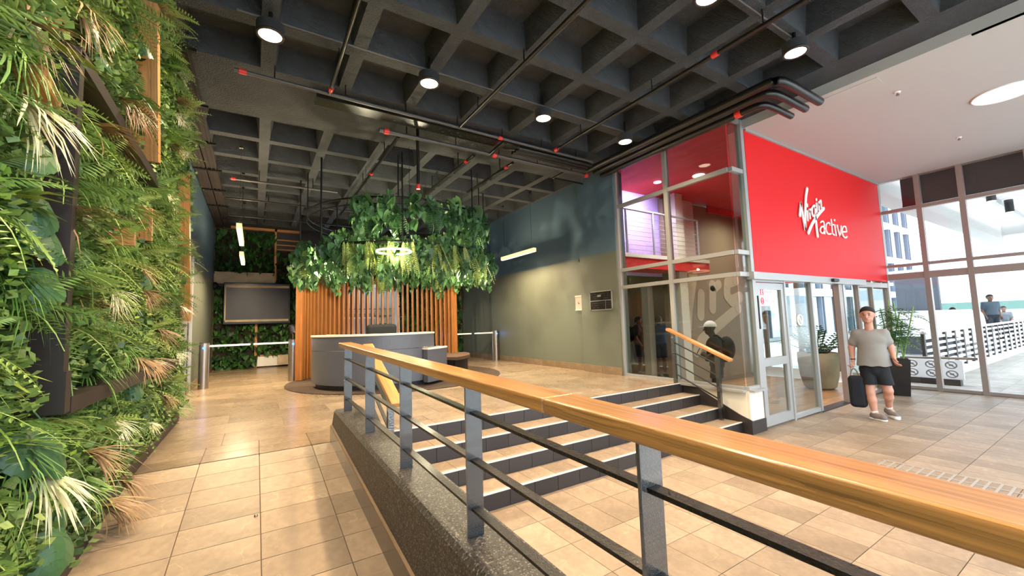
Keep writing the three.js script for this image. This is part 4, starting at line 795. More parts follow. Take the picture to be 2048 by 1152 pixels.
pipeRun('sprinkler_pipe', 'long pale-lit sprinkler pipe crossing below the beam with a red coupling at its end', [[-0.25, 4.55, -5.2], [5.15, 4.55, -5.3]], 0.022, MT.pipeGrey, [0.015, 0.635], 7);
pipeRun('sprinkler_pipe', 'thick sprinkler main crossing above the hanging garden, red couplings at end and middle', [[1.46, 4.5, -5.77], [5.45, 4.5, -5.77]], 0.032, MT.pipeGrey, [0.025, 0.475, 0.99], 5);
pipeRun('sprinkler_pipe', 'black pipe along the coffers from the railing to the beam', [[2.48, 4.55, 1.5], [2.48, 4.55, -5.22]], 0.022, MT.pipe, [], 6);
pipeRun('sprinkler_pipe', 'black pipe along the coffers above the ramp with a red end coupling', [[0.72, 4.55, 1.5], [0.72, 4.55, -5.2]], 0.022, MT.pipe, [0.985], 5);
pipeRun('sprinkler_pipe', 'black pipe along the coffers towards the white ceiling with red coupling', [[4.23, 4.55, 1.5], [4.23, 4.55, -5.25]], 0.024, MT.pipe, [0.575, 0.99], 5);
pipeRun('lamp_conduit', 'thin conduit linking the row of downlights', [[-0.2, 4.66, -4.33], [5.0, 4.66, -4.33]], 0.01, MT.pipeGrey, [], 0);
pipeRun('lamp_conduit', 'thin conduit linking the downlights near the white ceiling', [[-0.2, 4.68, -1.9], [5.0, 4.68, -1.9]], 0.01, MT.pipeGrey, [], 0);
pipeRun('branch_pipe', 'short drop pipe linking main and sprinkler pipe at the beam', [[3.28, 4.52, -5.28], [3.28, 4.5, -5.77]], 0.035, MT.pipe, [], 0);
pipeRun('branch_pipe', 'black branch pipe over the hanging garden with red coupling', [[3.0, 4.45, -5.8], [3.0, 4.45, -9.6]], 0.026, MT.pipe, [0.08], 3);
pipeRun('branch_pipe', 'black branch pipe over the carpet edge with red coupling', [[3.75, 4.45, -5.8], [3.75, 4.45, -7.6]], 0.026, MT.pipe, [0.12], 2);
pipeRun('branch_pipe', 'black branch pipe above the hanging garden near its hangers', [[1.75, 4.48, -5.8], [1.75, 4.48, -10.6]], 0.024, MT.pipe, [0.35], 3);
pipeRun('sprinkler_pipe', 'thin lit pipe with a red end across the coffers near the linear lamps', [[-0.45, 4.5, -8.95], [1.4, 4.5, -8.95]], 0.022, MT.pipeGrey, [0.03], 2);
pipeRun('sprinkler_pipe', 'thin dark pipe across the coffers behind the lit pipe', [[-0.6, 4.55, -10.5], [2.6, 4.55, -10.5]], 0.02, MT.pipe, [], 2);
pipeRun('sprinkler_pipe', 'thin dark pipe across the coffers nearest the far wall', [[-0.6, 4.55, -12.1], [2.6, 4.55, -12.1]], 0.02, MT.pipe, [0.6], 2);
pipeRun('drop_pipe', 'vertical black drop pipe above the hanging garden', [[2.05, 4.72, -5.83], [2.05, 3.75, -5.83]], 0.024, MT.pipe, [0.98], 0);
pipeRun('lamp_conduit', 'dark conduit with an angled step near the shop pier', [[3.9, 4.6, -5.95], [5.1, 4.6, -5.95], [5.1, 4.6, -6.4], [5.9, 4.6, -6.4]], 0.018, MT.pipe, [], 0);
{ // bundle of large black pipes along the shop window, turning into the white bulkhead
  const zT = [-2.25, -2.42, -2.6];
  [[5.3, 4.52, 0.055], [5.48, 4.5, 0.05], [5.66, 4.48, 0.045]].forEach(([x, y, r], i) => {
    const g = thing('service_pipe', ['thick black service pipe, outermost of the bundle turning into the white bulkhead', 'thick black service pipe, middle one of the bundle turning into the white bulkhead', 'thick black service pipe with a red band beside the shop window'][i], 'pipe', [x, y, -5.6]);
    const z1 = zT[i] + 5.6; part('pipe', tube([V3(0, 0, 0), V3(0, 0, z1 - 0.25), V3(0.02, 0, z1 - 0.06), V3(0.1, 0, z1), V3(0.3, 0, z1 + 0.02), V3(6.4 - x, 0, z1 + 0.02)], r, 80, 12), MT.pipe, g);
    if (i === 2) part('red_coupling', bar(V3(0, 0, z1 - 0.36), V3(0, 0, z1 - 0.28), r * 1.2, 14), MT.redBand, g);
    for (const t of [0.6, 1.6, 2.6]) part('hanger', bar(V3(0, 0, t), V3(0, YC - y, t), 0.008, 6), MT.pipe, g);
  });
  const b = thing('service_pipe', 'dark pipe closest to the glass, running along the shop window head', 'pipe', [5.84, 4.56, -5.6]); part('pipe', bar(V3(0, 0, 0), V3(0, 0, 2.5), 0.05, 12), MT.pipe, b);
  // four thinner pipes that leave the bundle along the beam
  for (let k = 0; k < 3; k++) { const z = -5.38 - k * 0.1, g = thing('branch_pipe', ['dark pipe along the beam, first of three beside the sprinkler main', 'dark pipe along the beam, second of three beside the sprinkler main', 'dark pipe along the beam, third of three beside the sprinkler main'][k], 'pipe', [3.6, 4.52, z]); part('pipe', bar(V3(0, 0, 0), V3(1.6, 0, 0), 0.03, 12), MT.pipe, g); }
  const t = thing('cable_tray', 'black perforated cable tray below the ceiling beam', 'cable tray', [0.6, 4.6, -5.55]);
  part('tray', merge([move(bx(4.6, 0.008, 0.22), 2.3, 0, 0), move(bx(4.6, 0.05, 0.008), 2.3, 0.025, 0.11), move(bx(4.6, 0.05, 0.008), 2.3, 0.025, -0.11)]), MT.pipe, t);
  for (let k = 0; k < 60; k++) part('slot', bx(0.035, 0.003, 0.012), MT.pipeGrey, t, [0.15 + k * 0.073, -0.005, k % 2 ? 0.05 : -0.03]);
  for (let k = 0; k < 5; k++) part('hanger', cyl(0.006, 0.006, 0.13, 6), MT.pipe, t, [0.3 + k, 0.065, 0.09]);
}
{ // ribbed brown duct boxing along the side wall
  const names = ['first length of ribbed brown boxing along the side wall, above the living wall', 'second length of ribbed brown boxing above the living wall end', 'third length of ribbed brown boxing above the side wall', 'fourth length of ribbed brown boxing above the side wall', 'fifth length of ribbed brown boxing above the glazed niche', 'sixth length of ribbed brown boxing near the far wall', 'last length of ribbed brown boxing at the far wall corner'];
  for (let k = 0; k < 7; k++) {
    const z = -5.15 - k * 1.27, g = thing('ceiling_boxing', names[k], 'boxing', [-0.8, YC - 0.1, z - 0.62]);
    part('board', timber(0.17, 0.08, 1.22, k * 0.3, k * 0.2), MT.ribwood, g, [-0.1, 0.04, 0]); part('board', timber(0.15, 0.07, 1.22, k * 0.3 + 0.4, k * 0.2), MT.ribwood, g, [0.08, 0.045, 0]);
    for (let i = 0; i < 6; i++) part('rib', bx(0.012, 0.012, 1.22), MT.ribwood, g, [-0.17 + i * 0.062, -0.004, 0]);
    part('strap', bx(0.42, 0.03, 0.05), MT.pipe, g, [0.02, -0.012, 0.63]);
  }
}
// ================================================================ hanging garden: two steel rings with trailing plants
{
  setSeed(909);
  const g = thing('hanging_garden', 'two steel rings hung above the desk, overgrown with trailing vines and ferns', 'hanging planter', [CC.x, 0, CC.z]);
  const R1 = 1.92, R2 = 1.78, Y1 = 3.12, Y2 = 3.95, ringG = (R, y, r) => new THREE.TorusGeometry(R, r, 8, 96).rotateX(Math.PI / 2).translate(0, y, 0);
  part('ring', ringG(R1, Y1, 0.022), MT.blackSteel, g); part('ring', ringG(R2, Y2, 0.018), MT.blackSteel, g); part('ring', ringG(R2, Y2 - 0.12, 0.012), MT.blackSteel, g); part('ring', ringG(R1 * 0.7, Y1 + 0.05, 0.018), MT.blackSteel, g);
  for (let k = 0; k < 8; k++) { const a = k * Math.PI / 4 + 0.25; part('hanger_rod', cyl(0.014, 0.014, YC - Y1, 8), MT.blackSteel, g, [R1 * Math.cos(a), (YC + Y1) / 2, R1 * Math.sin(a)]); part('mesh_spoke', bar(V3(R1 * Math.cos(a), Y1, R1 * Math.sin(a)), V3(0, Y1 + 0.05, 0), 0.01, 6), MT.blackSteel, g); }
  for (let k = 0; k < 5; k++) { const a = k * 1.2566 + 0.6; part('hanger_rod', cyl(0.012, 0.012, YC - Y2, 8), MT.blackSteel, g, [R2 * Math.cos(a), (YC + Y2) / 2, R2 * Math.sin(a)]); }
  const tones = [green(0x456b3e), green(0x547d49), green(0x668f56), green(0x365834)], hang = [green(0x92a556), green(0x7a954c), green(0xa3b266)];
  const vine = (L, n, s) => { const t = [], pts = []; let x = 0, z = 0; for (let i = 0; i <= 6; i++) { pts.push(V3(x, -L * i / 6, z)); x += rr(-0.05, 0.05); z += rr(-0.05, 0.05); } const c = new THREE.CatmullRomCurve3(pts); t.push(new THREE.TubeGeometry(c, 8, 0.004, 4)); for (let i = 0; i < n; i++) { const p = c.getPoint(rnd()); t.push(turned(pick(PLANTS.heart), rr(0.5, 1.5), rr(0, 6.28), rr(-0.4, 0.4), p.x + rr(-0.05, 0.05), p.y, p.z + rr(-0.05, 0.05), s * rr(0.7, 1.35))); } return merge(t); };
  const vines = [vine(0.45, 20, 1), vine(0.6, 26, 1), vine(0.35, 18, 1.1), vine(0.7, 26, 0.9), vine(0.28, 16, 1.2)];
  const hf = [0, 1, 2].map(() => merge(Array.from({ length: 11 }, () => turned(frond(rr(0.4, 0.62), rr(0.06, 0.1), 13, rr(0.2, 0.5)), rr(1.0, 1.6), rr(0, 6.28), rr(-0.3, 0.3)))));
  const mop = [0, 1, 2].map(() => merge(Array.from({ length: 22 }, () => turned(frond(rr(0.35, 0.6), rr(0.03, 0.05), 18, rr(0.05, 0.3)), rr(1.25, 1.65), rr(0, 6.28), rr(-0.3, 0.3), rr(-0.07, 0.07), 0, rr(-0.07, 0.07))))); 
  const put = (name, geo, m, a, R, y, s) => { const p = part(name, geo, m, g, [R * Math.cos(a), y, R * Math.sin(a)], [0, rr(0, 6.28), 0]); p.scale.setScalar(s); return p; };
  for (let k = 0; k < 150; k++) { const a = rr(0, 6.283); put('trailing_vine', pick(vines), pick(tones), a, R1 + rr(-0.14, 0.12), Y1 + rr(0.0, 0.16), rr(0.8, 1.15)); }
  for (let k = 0; k < 40; k++) { const a = rr(0, 6.283), q = put('trailing_vine', pick(vines), pick(tones), a, R1 + rr(-0.5, -0.1), Y1 + rr(0.05, 0.25), rr(0.8, 1.1)); void q; }
  // the upper ring is planted on all but the stretch towards the linear lamps
  for (let k = 0; k < 105; k++) { const a = -2.25 + rnd() * 4.6; put('trailing_vine', pick(vines), pick(tones), a, R2 + rr(-0.1, 0.1), Y2 + rr(-0.02, 0.1), rr(0.9, 1.3)); }
  for (let k = 0; k < 26; k++) { const a = -2.2 + rnd() * 4.5; put('hanging_fern', pick(hf), pick(tones), a, R2 + rr(-0.15, 0.1), Y2 - rr(0, 0.2), rr(0.8, 1.1)); }
  for (let k = 0; k < 26; k++) { const a = rr(0, 6.283); put('hanging_fern', pick(hf), pick(k % 3 ? tones : hang), a, R1 + rr(-0.2, 0.1), Y1 + rr(-0.05, 0.1), rr(0.8, 1.1)); }
  for (const [px, s] of [[700, 1], [780, 0.9], [815, 1], [878, 1], [905, 0.95], [955, 1.1], [740, 0.8], [930, 0.9]]) { const v = ray(px, 520), a0 = Math.atan2(v.z, v.x); let a = 0, e = 9; for (let t = 0; t < Math.PI; t += 0.01) { const q = Math.atan2(CC.z + R1 * Math.sin(t), CC.x + R1 * Math.cos(t)); if (Math.abs(q - a0) < e) { e = Math.abs(q - a0); a = t; } } put('weeping_fern', pick(mop), pick(hang), a, R1 + 0.02, Y1 + 0.0, s * 1.1); }
  // glowing ring lamp and small lamps inside the garden
  const lp = onZ(788, 503, CC.z + 2.12), lamp = thing('ring_lamp', 'glowing ring lamp inside the hanging garden', 'lamp', [lp.x, lp.y, lp.z]);
  part('ring', new THREE.TorusGeometry(0.27, 0.017, 8, 48).rotateX(Math.PI / 2), MT.glow(new THREE.Color(1, 0.95, 0.5), 4), lamp); part('cable', cyl(0.004, 0.004, YC - lp.y, 6), MT.blackSteel, lamp, [0.27, (YC - lp.y) / 2, 0]);
  const pl = new THREE.PointLight(new THREE.Color(1, 0.9, 0.55), 2.5); pl.position.set(0, 0.05, 0); pl.castShadow = true; pl.shadow.radius = 1; pl.name = 'ring_lamp_light'; lamp.add(pl);
  const spots = [[640, 525, 'small spot lamp in the hanging garden above the slatted screen end'], [732, 522, 'small spot lamp in the hanging garden beside the ring lamp'], [927, 542, 'small spot lamp in the hanging garden above the curved bench'], [853, 520, 'small spot lamp in the hanging garden past the ring lamp']];
  for (const [px, py, l] of spots) { const q = onZ(px, py, CC.z + 0.9), o = thing('spot_lamp', l, 'lamp', [q.x, q.y, q.z], 0, 'spot lamps in the hanging garden'); part('bulb', new THREE.SphereGeometry(0.045, 14, 10), MT.glow(new THREE.Color(1, 0.93, 0.7), 7), o); part('holder', cyl(0.03, 0.03, 0.08, 12), MT.blackSteel, o, [0, 0.07, 0]); part('cable', cyl(0.004, 0.004, YC - q.y - 0.1, 6), MT.blackSteel, o, [0, (YC - q.y) / 2 + 0.05, 0]); const p = new THREE.PointLight(new THREE.Color(1, 0.86, 0.58), 16); p.castShadow = true; p.shadow.radius = 2; p.name = 'spot_lamp_light'; o.add(p); }
}
// ================================================================ people: distance fields of tapered limbs, meshed as one skin
function sdf(bones, k = 0.025, clip = null) { // bones: [ax,ay,az,ra, bx,by,bz,rb]
  const B = bones.map((b) => { const d = [b[4] - b[0], b[5] - b[1], b[6] - b[2]]; return { b, d, l2: Math.max(1e-9, d[0] * d[0] + d[1] * d[1] + d[2] * d[2]) }; });
  return (x, y, z) => {
    let r = 1e3;
    for (const { b, d, l2 } of B) {
      const px = x - b[0], py = y - b[1], pz = z - b[2]; let t = (px * d[0] + py * d[1] + pz * d[2]) / l2; t = t < 0 ? 0 : t > 1 ? 1 : t;
      const ex = px - d[0] * t, ey = py - d[1] * t, ez = pz - d[2] * t, q = Math.sqrt(ex * ex + ey * ey + ez * ez) - (b[3] + (b[7] - b[3]) * t);
      const h = k - Math.abs(r - q); r = Math.min(r, q) - (h > 0 ? h * h / (4 * k) : 0);
    }
    return clip ? Math.max(r, clip(x, y, z)) : r;
  };
}
function skin(f, lo, size, cell) { // mesh f < 0 inside the cube at lo
  const res = Math.min(180, Math.ceil(size / cell)), mc = new MarchingCubes(res, new THREE.MeshBasicMaterial(), false, false, 120000), h = size / res, F = mc.field;
  for (let k = 0, i = 0; k < res; k++) for (let j = 0; j < res; j++) for (let a = 0; a < res; a++, i++) F[i] = -f(lo[0] + a * h, lo[1] + j * h, lo[2] + k * h);
  mc.isolation = 0; mc.update();
  const n = mc.count, P = new Float32Array(n * 3), N = new Float32Array(n * 3);
  for (let i = 0; i < n; i++) {
    for (let c = 0; c < 3; c++) P[i * 3 + c] = lo[c] + (mc.positionArray[i * 3 + c] + 1) / 2 * size;
    const x = P[i * 3], y = P[i * 3 + 1], z = P[i * 3 + 2], e = h * 0.7, gx = f(x + e, y, z) - f(x - e, y, z), gy = f(x, y + e, z) - f(x, y - e, z), gz = f(x, y, z + e) - f(x, y, z - e), l = Math.hypot(gx, gy, gz) || 1;
    N[i * 3] = gx / l; N[i * 3 + 1] = gy / l; N[i * 3 + 2] = gz / l;
  }
  const g = new THREE.BufferGeometry(); g.setAttribute('position', new THREE.BufferAttribute(P, 3)); g.setAttribute('normal', new THREE.BufferAttribute(N, 3)); g.setAttribute('uv', new THREE.BufferAttribute(new Float32Array(n * 2), 2)); return g;
}
const bone = (a, ra, b, rb) => [...a, ra, ...b, rb];
const lerp3 = (a, b, t) => a.map((v, i) => v + (b[i] - v) * t);
// J: joints in own axes (x across, y up, z forward). C: colours. All lengths in metres.
function person(label, base, ry, J, C, o = {}) {
  const g = thing('person', label, 'person', base, ry, o.group), c = o.cell ?? 0.02, sk = mat(C.skin, { roughness: 0.55 });
  const S = o.s ?? 1, hd = J.head, fw = J.face ?? [0, 0, 1];
  const at = (p, dx, dy, dz) => { const L = Math.hypot(fw[0], fw[2]) || 1, fx = fw[0] / L, fz = fw[2] / L; return [p[0] + dx * fz + dz * fx, p[1] + dy, p[2] - dx * fx + dz * fz]; };
  const limbs = [];
  for (const s of ['R', 'L']) {
    limbs.push(bone(J['sh' + s], 0.058 * S, J['el' + s], 0.042 * S), bone(J['el' + s], 0.044 * S, J['wr' + s], 0.028 * S));
    limbs.push(bone(J['hip' + s], 0.088 * S, J['kn' + s], 0.056 * S), bone(lerp3(J['kn' + s], J['an' + s], 0.02), 0.055 * S, lerp3(J['kn' + s], J['an' + s], 0.35), 0.058 * S), bone(lerp3(J['kn' + s], J['an' + s], 0.35), 0.057 * S, J['an' + s], 0.036 * S), bone(J['an' + s], 0.036 * S, J['toe' + s], 0.03 * S));
  }
  const chestR = lerp3(J.shR, J.shL, 0.25), chestL = lerp3(J.shR, J.shL, 0.75); chestR[1] -= 0.09; chestL[1] -= 0.09;
  const torso = [bone(chestR, 0.11 * S, chestL, 0.11 * S), bone(J.shR, 0.055 * S, J.shL, 0.055 * S), bone(lerp3(chestR, chestL, 0.5), 0.125 * S, J.waist, 0.125 * S), bone(J.waist, 0.125 * S, lerp3(J.hipR, J.hipL, 0.5), 0.12 * S), bone(J.hipR, 0.105 * S, J.hipL, 0.105 * S)];
  const neckB = lerp3(J.shR, J.shL, 0.5), neck = [bone(neckB, 0.06 * S, at(hd, 0, -0.06, -0.015), 0.052 * S)];
  const all = [...limbs, ...torso, ...neck, bone(at(hd, 0, 0.03, -0.005), 0.09 * S, at(hd, 0, -0.05, 0.02), 0.07 * S)];
  const lo = [-0.75, -0.03, -0.6].map((v) => v * (o.h ?? 1)), size = 1.95 * (o.h ?? 1);
  const parts = [skin(sdf(all), [(J.cx ?? 0) - size / 2, -0.03, -size / 2], size, c)];
  // head with brow, nose, lips, chin and ears on a fine grid
  const hb = [bone(at(hd, 0, 0.035, -0.012), 0.088, at(hd, 0, 0.02, 0.012), 0.084), bone(at(hd, 0, -0.02, 0.02), 0.07, at(hd, 0, -0.075, 0.045), 0.045), bone(at(hd, 0, 0.015, 0.09), 0.011, at(hd, 0, -0.028, 0.112), 0.016), bone(at(hd, -0.035, 0.028, 0.082), 0.012, at(hd, 0.035, 0.028, 0.082), 0.012), bone(at(hd, -0.018, -0.058, 0.088), 0.009, at(hd, 0.018, -0.058, 0.088), 0.009), bone(at(hd, -0.088, 0.02, 0), 0.014, at(hd, -0.09, -0.02, 0.005), 0.012), bone(at(hd, 0.088, 0.02, 0), 0.014, at(hd, 0.09, -0.02, 0.005), 0.012), bone(at(hd, 0, -0.06, -0.01), 0.055, at(hd, 0, -0.12, -0.015), 0.055)];
  parts.push(skin(sdf(hb, 0.018), [hd[0] - 0.16, hd[1] - 0.18, hd[2] - 0.16], 0.34, o.fine ?? 0.006));
  // hands: palm, four fingers and a thumb from the side of the palm
  for (const s of ['R', 'L']) {
    const w = J['wr' + s], h = J['ha' + s], d = V3(h[0] - w[0], h[1] - w[1], h[2] - w[2]).normalize(), side = V3(...(J['side' + s] ?? [0, 0, 1])).addScaledVector(d, -d.dot(V3(...(J['side' + s] ?? [0, 0, 1])))).normalize(), nrm = V3().crossVectors(d, side), curl = J['curl' + s] ?? 0.5;
    const q = (u, v, n) => [w[0] + d.x * u + side.x * v + nrm.x * n, w[1] + d.y * u + side.y * v + nrm.y * n, w[2] + d.z * u + side.z * v + nrm.z * n];
    const hb2 = [bone(q(0, 0, 0), 0.024, q(0.06, 0.012, 0), 0.022), bone(q(0.04, 0.024, 0), 0.017, q(0.085, 0.03, 0), 0.014), bone(q(0.04, -0.018, 0), 0.017, q(0.085, -0.024, 0), 0.013)], sg = s === 'R' ? 1 : -1;
    [0.031, 0.011, -0.009, -0.027].forEach((v, i) => { const L = [0.07, 0.078, 0.072, 0.056][i], a = curl * 1.1, b = curl * 2.1; const p0 = [0.086, v, 0], p1 = [p0[0] + L * 0.45 * Math.cos(a), v * 1.1, sg * L * 0.45 * Math.sin(a)], p2 = [p1[0] + L * 0.55 * Math.cos(b), v * 1.12, p1[2] + sg * L * 0.55 * Math.sin(b)]; hb2.push(bone(q(...p0), 0.0095, q(...p1), 0.009), bone(q(...p1), 0.009, q(...p2), 0.0075)); });
    hb2.push(bone(q(0.02, 0.03, 0), 0.014, q(0.055, 0.052, sg * 0.012), 0.011), bone(q(0.055, 0.052, sg * 0.012), 0.0105, q(0.09, 0.05, sg * 0.03), 0.009));
    parts.push(skin(sdf(hb2, 0.008), [w[0] - 0.22, w[1] - 0.22, w[2] - 0.22], 0.44, o.fine ?? 0.006));
  }
  part('body', merge(parts), sk, g);
  const eye = mat(0x2a1f1a, { roughness: 0.3 }), e = new THREE.SphereGeometry(0.011, 10, 8);
  for (const s of [-1, 1]) part('eye', e, eye, g, at(hd, s * 0.032, 0.012, 0.087));
  part('brow', merge([-1, 1].map((s) => { const p = at(hd, s * 0.034, 0.034, 0.094); return move(new THREE.SphereGeometry(0.02, 10, 6).scale(1, 0.25, 0.4), p[0], p[1], p[2]); })), mat(C.hair ?? 0x1a1410, { roughness: 0.9 }), g);
  part('lips', new THREE.SphereGeometry(0.02, 12, 8).scale(1, 0.35, 0.5), mat(C.lips ?? 0x9c5a50), g, at(hd, 0, -0.058, 0.09));
  if (C.hair) part('hair', skin(sdf([bone(at(hd, 0, 0.05, -0.022), 0.096, at(hd, 0, 0.058, 0.006), 0.09), bone(at(hd, 0, 0.0, -0.04), 0.082, at(hd, 0, 0.04, -0.02), 0.088)], 0.02, (x, y, z) => { const p = V3(x - hd[0], y - hd[1], z - hd[2]), f = p.x * fw[0] + p.z * fw[2]; return -(p.y - 0.03 - f * 0.62); }), [hd[0] - 0.17, hd[1] - 0.15, hd[2] - 0.17], 0.36, (o.fine ?? 0.006)), mat(C.hair, { roughness: 0.8 }), g);
  // shirt: torso and sleeves, ending at hem, cuffs and neckline
  const hemY = J.hem, sl = o.sleeve ?? 0.62, shirt = [...torso.map((b) => { const q = [...b]; q[3] += 0.024; q[7] += 0.026; return q; }), bone(lerp3(chestR, J.waist, 0.5), 0.135 * S, [J.waist[0] - 0.06, hemY + 0.02, J.waist[2]], 0.15 * S), bone(lerp3(chestL, J.waist, 0.5), 0.135 * S, [J.waist[0] + 0.06, hemY + 0.02, J.waist[2]], 0.15 * S)];
  for (const s of ['R', 'L']) shirt.push(bone(J['sh' + s], 0.07 * S, lerp3(J['sh' + s], J['el' + s], sl), (sl > 1 ? 0.05 : 0.072) * S));
  const neckTop = neckB[1] + 0.07;
  part('shirt', skin(sdf(shirt, 0.04, (x, y, z) => Math.max(hemY - y + 0.012 * Math.sin(x * 40) * 0.5, y - neckTop, -(Math.hypot(x - neckB[0], (y - neckTop) * 0.8, z - neckB[2] - 0.01) - 0.07))), [(J.cx ?? 0) - 0.62, hemY - 0.06, -0.62], 1.24, c * 0.75), mat(C.shirt, { roughness: 0.9 }), g);
  const sy = J.shorts, sho = [bone(J.hipR, 0.112 * S, J.hipL, 0.112 * S), bone(J.waist, 0.13 * S, lerp3(J.hipR, J.hipL, 0.5), 0.13 * S)];
  for (const s of ['R', 'L']) sho.push(bone(J['hip' + s], 0.108 * S, J['kn' + s], (o.long ? 0.082 : 0.092) * S)); if (o.long) for (const s of ['R', 'L']) sho.push(bone(J['kn' + s], 0.085, J['an' + s], 0.065));
  part(o.long ? 'trousers' : 'shorts', skin(sdf(sho, 0.014, (x, y) => Math.max(sy - y, y - J.waist[1] - 0.03)), [(J.cx ?? 0) - 0.6, Math.max(-0.02, sy - 0.06), -0.6], 1.2, c * 0.75), mat(C.shorts, { roughness: 0.85 }), g);
  for (const s of ['R', 'L']) {
    const a = J['an' + s], t = J['toe' + s], d = V3(t[0] - a[0], 0, t[2] - a[2]).normalize(), heel = [a[0] - d.x * 0.035, a[1] - 0.035, a[2] - d.z * 0.035], up = Math.max(0, Math.min(a[1], t[1]) - 0.075);
    const shoe = part('shoe', skin(sdf([bone(heel, 0.045, lerp3(heel, t, 0.55), 0.044), bone(lerp3(heel, t, 0.5), 0.046, t, 0.04), bone(a, 0.05, lerp3(heel, t, 0.3), 0.048)], 0.03, (x, y) => Math.max(up * 0 - y + 0.018, y - a[1] - 0.015)), [a[0] - 0.3, -0.03, a[2] - 0.3], 0.62, 0.009), mat(C.shoe, { roughness: 0.8 }), g);
    part('sole', skin(sdf([bone([heel[0], heel[1] - 0.028, heel[2]], 0.05, [t[0], t[1] - 0.02, t[2]], 0.047)], 0.01, (x, y) => { const k = heel[1] - 0.028; const tt = ((x - heel[0]) * d.x) ; void tt; void k; return Math.max(-y, y - Math.max(0.026, Math.max(heel[1] - 0.045, t[1] - 0.03))); }), [a[0] - 0.3, -0.03, a[2] - 0.3], 0.62, 0.009), mat(C.sole ?? 0xe8e4de, { roughness: 0.7 }), shoe);
    part('sock', bar(V3(...a).add(V3(0, -0.01, 0)), V3(...lerp3(a, J['kn' + s], 0.14)), 0.044, 14), mat(C.sock ?? 0xe6e2dc, { roughness: 0.9 }), g);
  }
  return g;
}
// joints read from the photo, on the upright plane through the figure that faces the camera
function jointsAt(base, list) {
  const n = V3(base[0], 0, base[2]).normalize(), right = V3(-n.z, 0, n.x), out = {}, b = V3(...base);
  for (const [k, [px, py, dz = 0]] of Object.entries(list)) { const d = ray(px, py), t = (b.dot(n) - dz) / d.dot(n), p = EYE.clone().addScaledVector(d, t).sub(b); out[k] = [p.dot(right), p.y, dz]; }
  return [out, Math.atan2(-n.x, -n.z)];
}
{ // man in a grey T-shirt walking in from the shop
  const base = [8.32, 0, -2.52];
  const [J, ry] = jointsAt(base, { head: [1734.5, 631, 0.03], shR: [1714, 667], shL: [1765, 667], elR: [1703, 695, -0.02], elL: [1781, 693, -0.04], wrR: [1706, 722, 0.03], wrL: [1788, 716, 0.03], haR: [1707, 735, 0.05], haL: [1791, 727, 0.07], waist: [1746, 712], hipR: [1736, 738], hipL: [1761, 738], knR: [1741, 785, 0.06], knL: [1777, 781, 0.02], anR: [1750, 828, 0.08], anL: [1779, 824, -0.16], toeR: [1768, 838, 0.18], toeL: [1794, 838, -0.06] });
  J.anR[1] = 0.085; J.toeR[1] = 0.05; J.anL[1] = 0.14; J.toeL[1] = 0.05; J.hem = J.waist[1] - 0.15; J.shorts = J.knR[1] + 0.13; J.face = [-0.12, 0, 1]; J.sideR = [0, 0, 1]; J.sideL = [0, 0, 1]; J.curlR = 1.1; J.curlL = 0.55; J.cx = 0.02;
  const m = person('man in a loose grey T-shirt and black shorts walking, holding a dark bag', base, ry, J, { skin: 0xc48d74, hair: 0x1d130d, shirt: 0x8f8981, shorts: 0x15161a, shoe: 0x7b6f69, sole: 0xe9e6e1 }, { cell: 0.0135, fine: 0.005 });
  part('watch', new THREE.TorusGeometry(0.03, 0.008, 8, 20), MT.blackSteel, m, lerp3(J.elR, J.wrR, 0.85), [Math.PI / 2, 0, 0]);
  const h = V3(...J.wrR).lerp(V3(...J.haR), 1.15), g = thing('hand_bag', 'dark navy fabric bag held in the walking man\'s hand', 'bag', [base[0], base[1], base[2]], ry);
  const nv = mat(0x11141c, { roughness: 0.85 }), bag = new RoundedBoxGeometry(0.21, 0.5, 0.13, 6, 0.06); { const p = bag.attributes.position; for (let i = 0; i < p.count; i++) { const y = p.getY(i), k = 1 + 0.1 * Math.cos(y * 6) - 0.12 * Math.max(0, y * 2); p.setX(i, p.getX(i) * k + 0.05 * -y * 0.4); } bag.computeVertexNormals(); }
  part('body', bag, nv, g, [h.x + 0.02, h.y - 0.36, h.z]); part('handle', tube([V3(h.x - 0.05, h.y - 0.13, h.z), V3(h.x - 0.03, h.y - 0.03, h.z), V3(h.x, h.y + 0.0, h.z), V3(h.x + 0.03, h.y - 0.03, h.z), V3(h.x + 0.06, h.y - 0.13, h.z)], 0.01, 24, 8), mat(0x8b6b54), g);
}
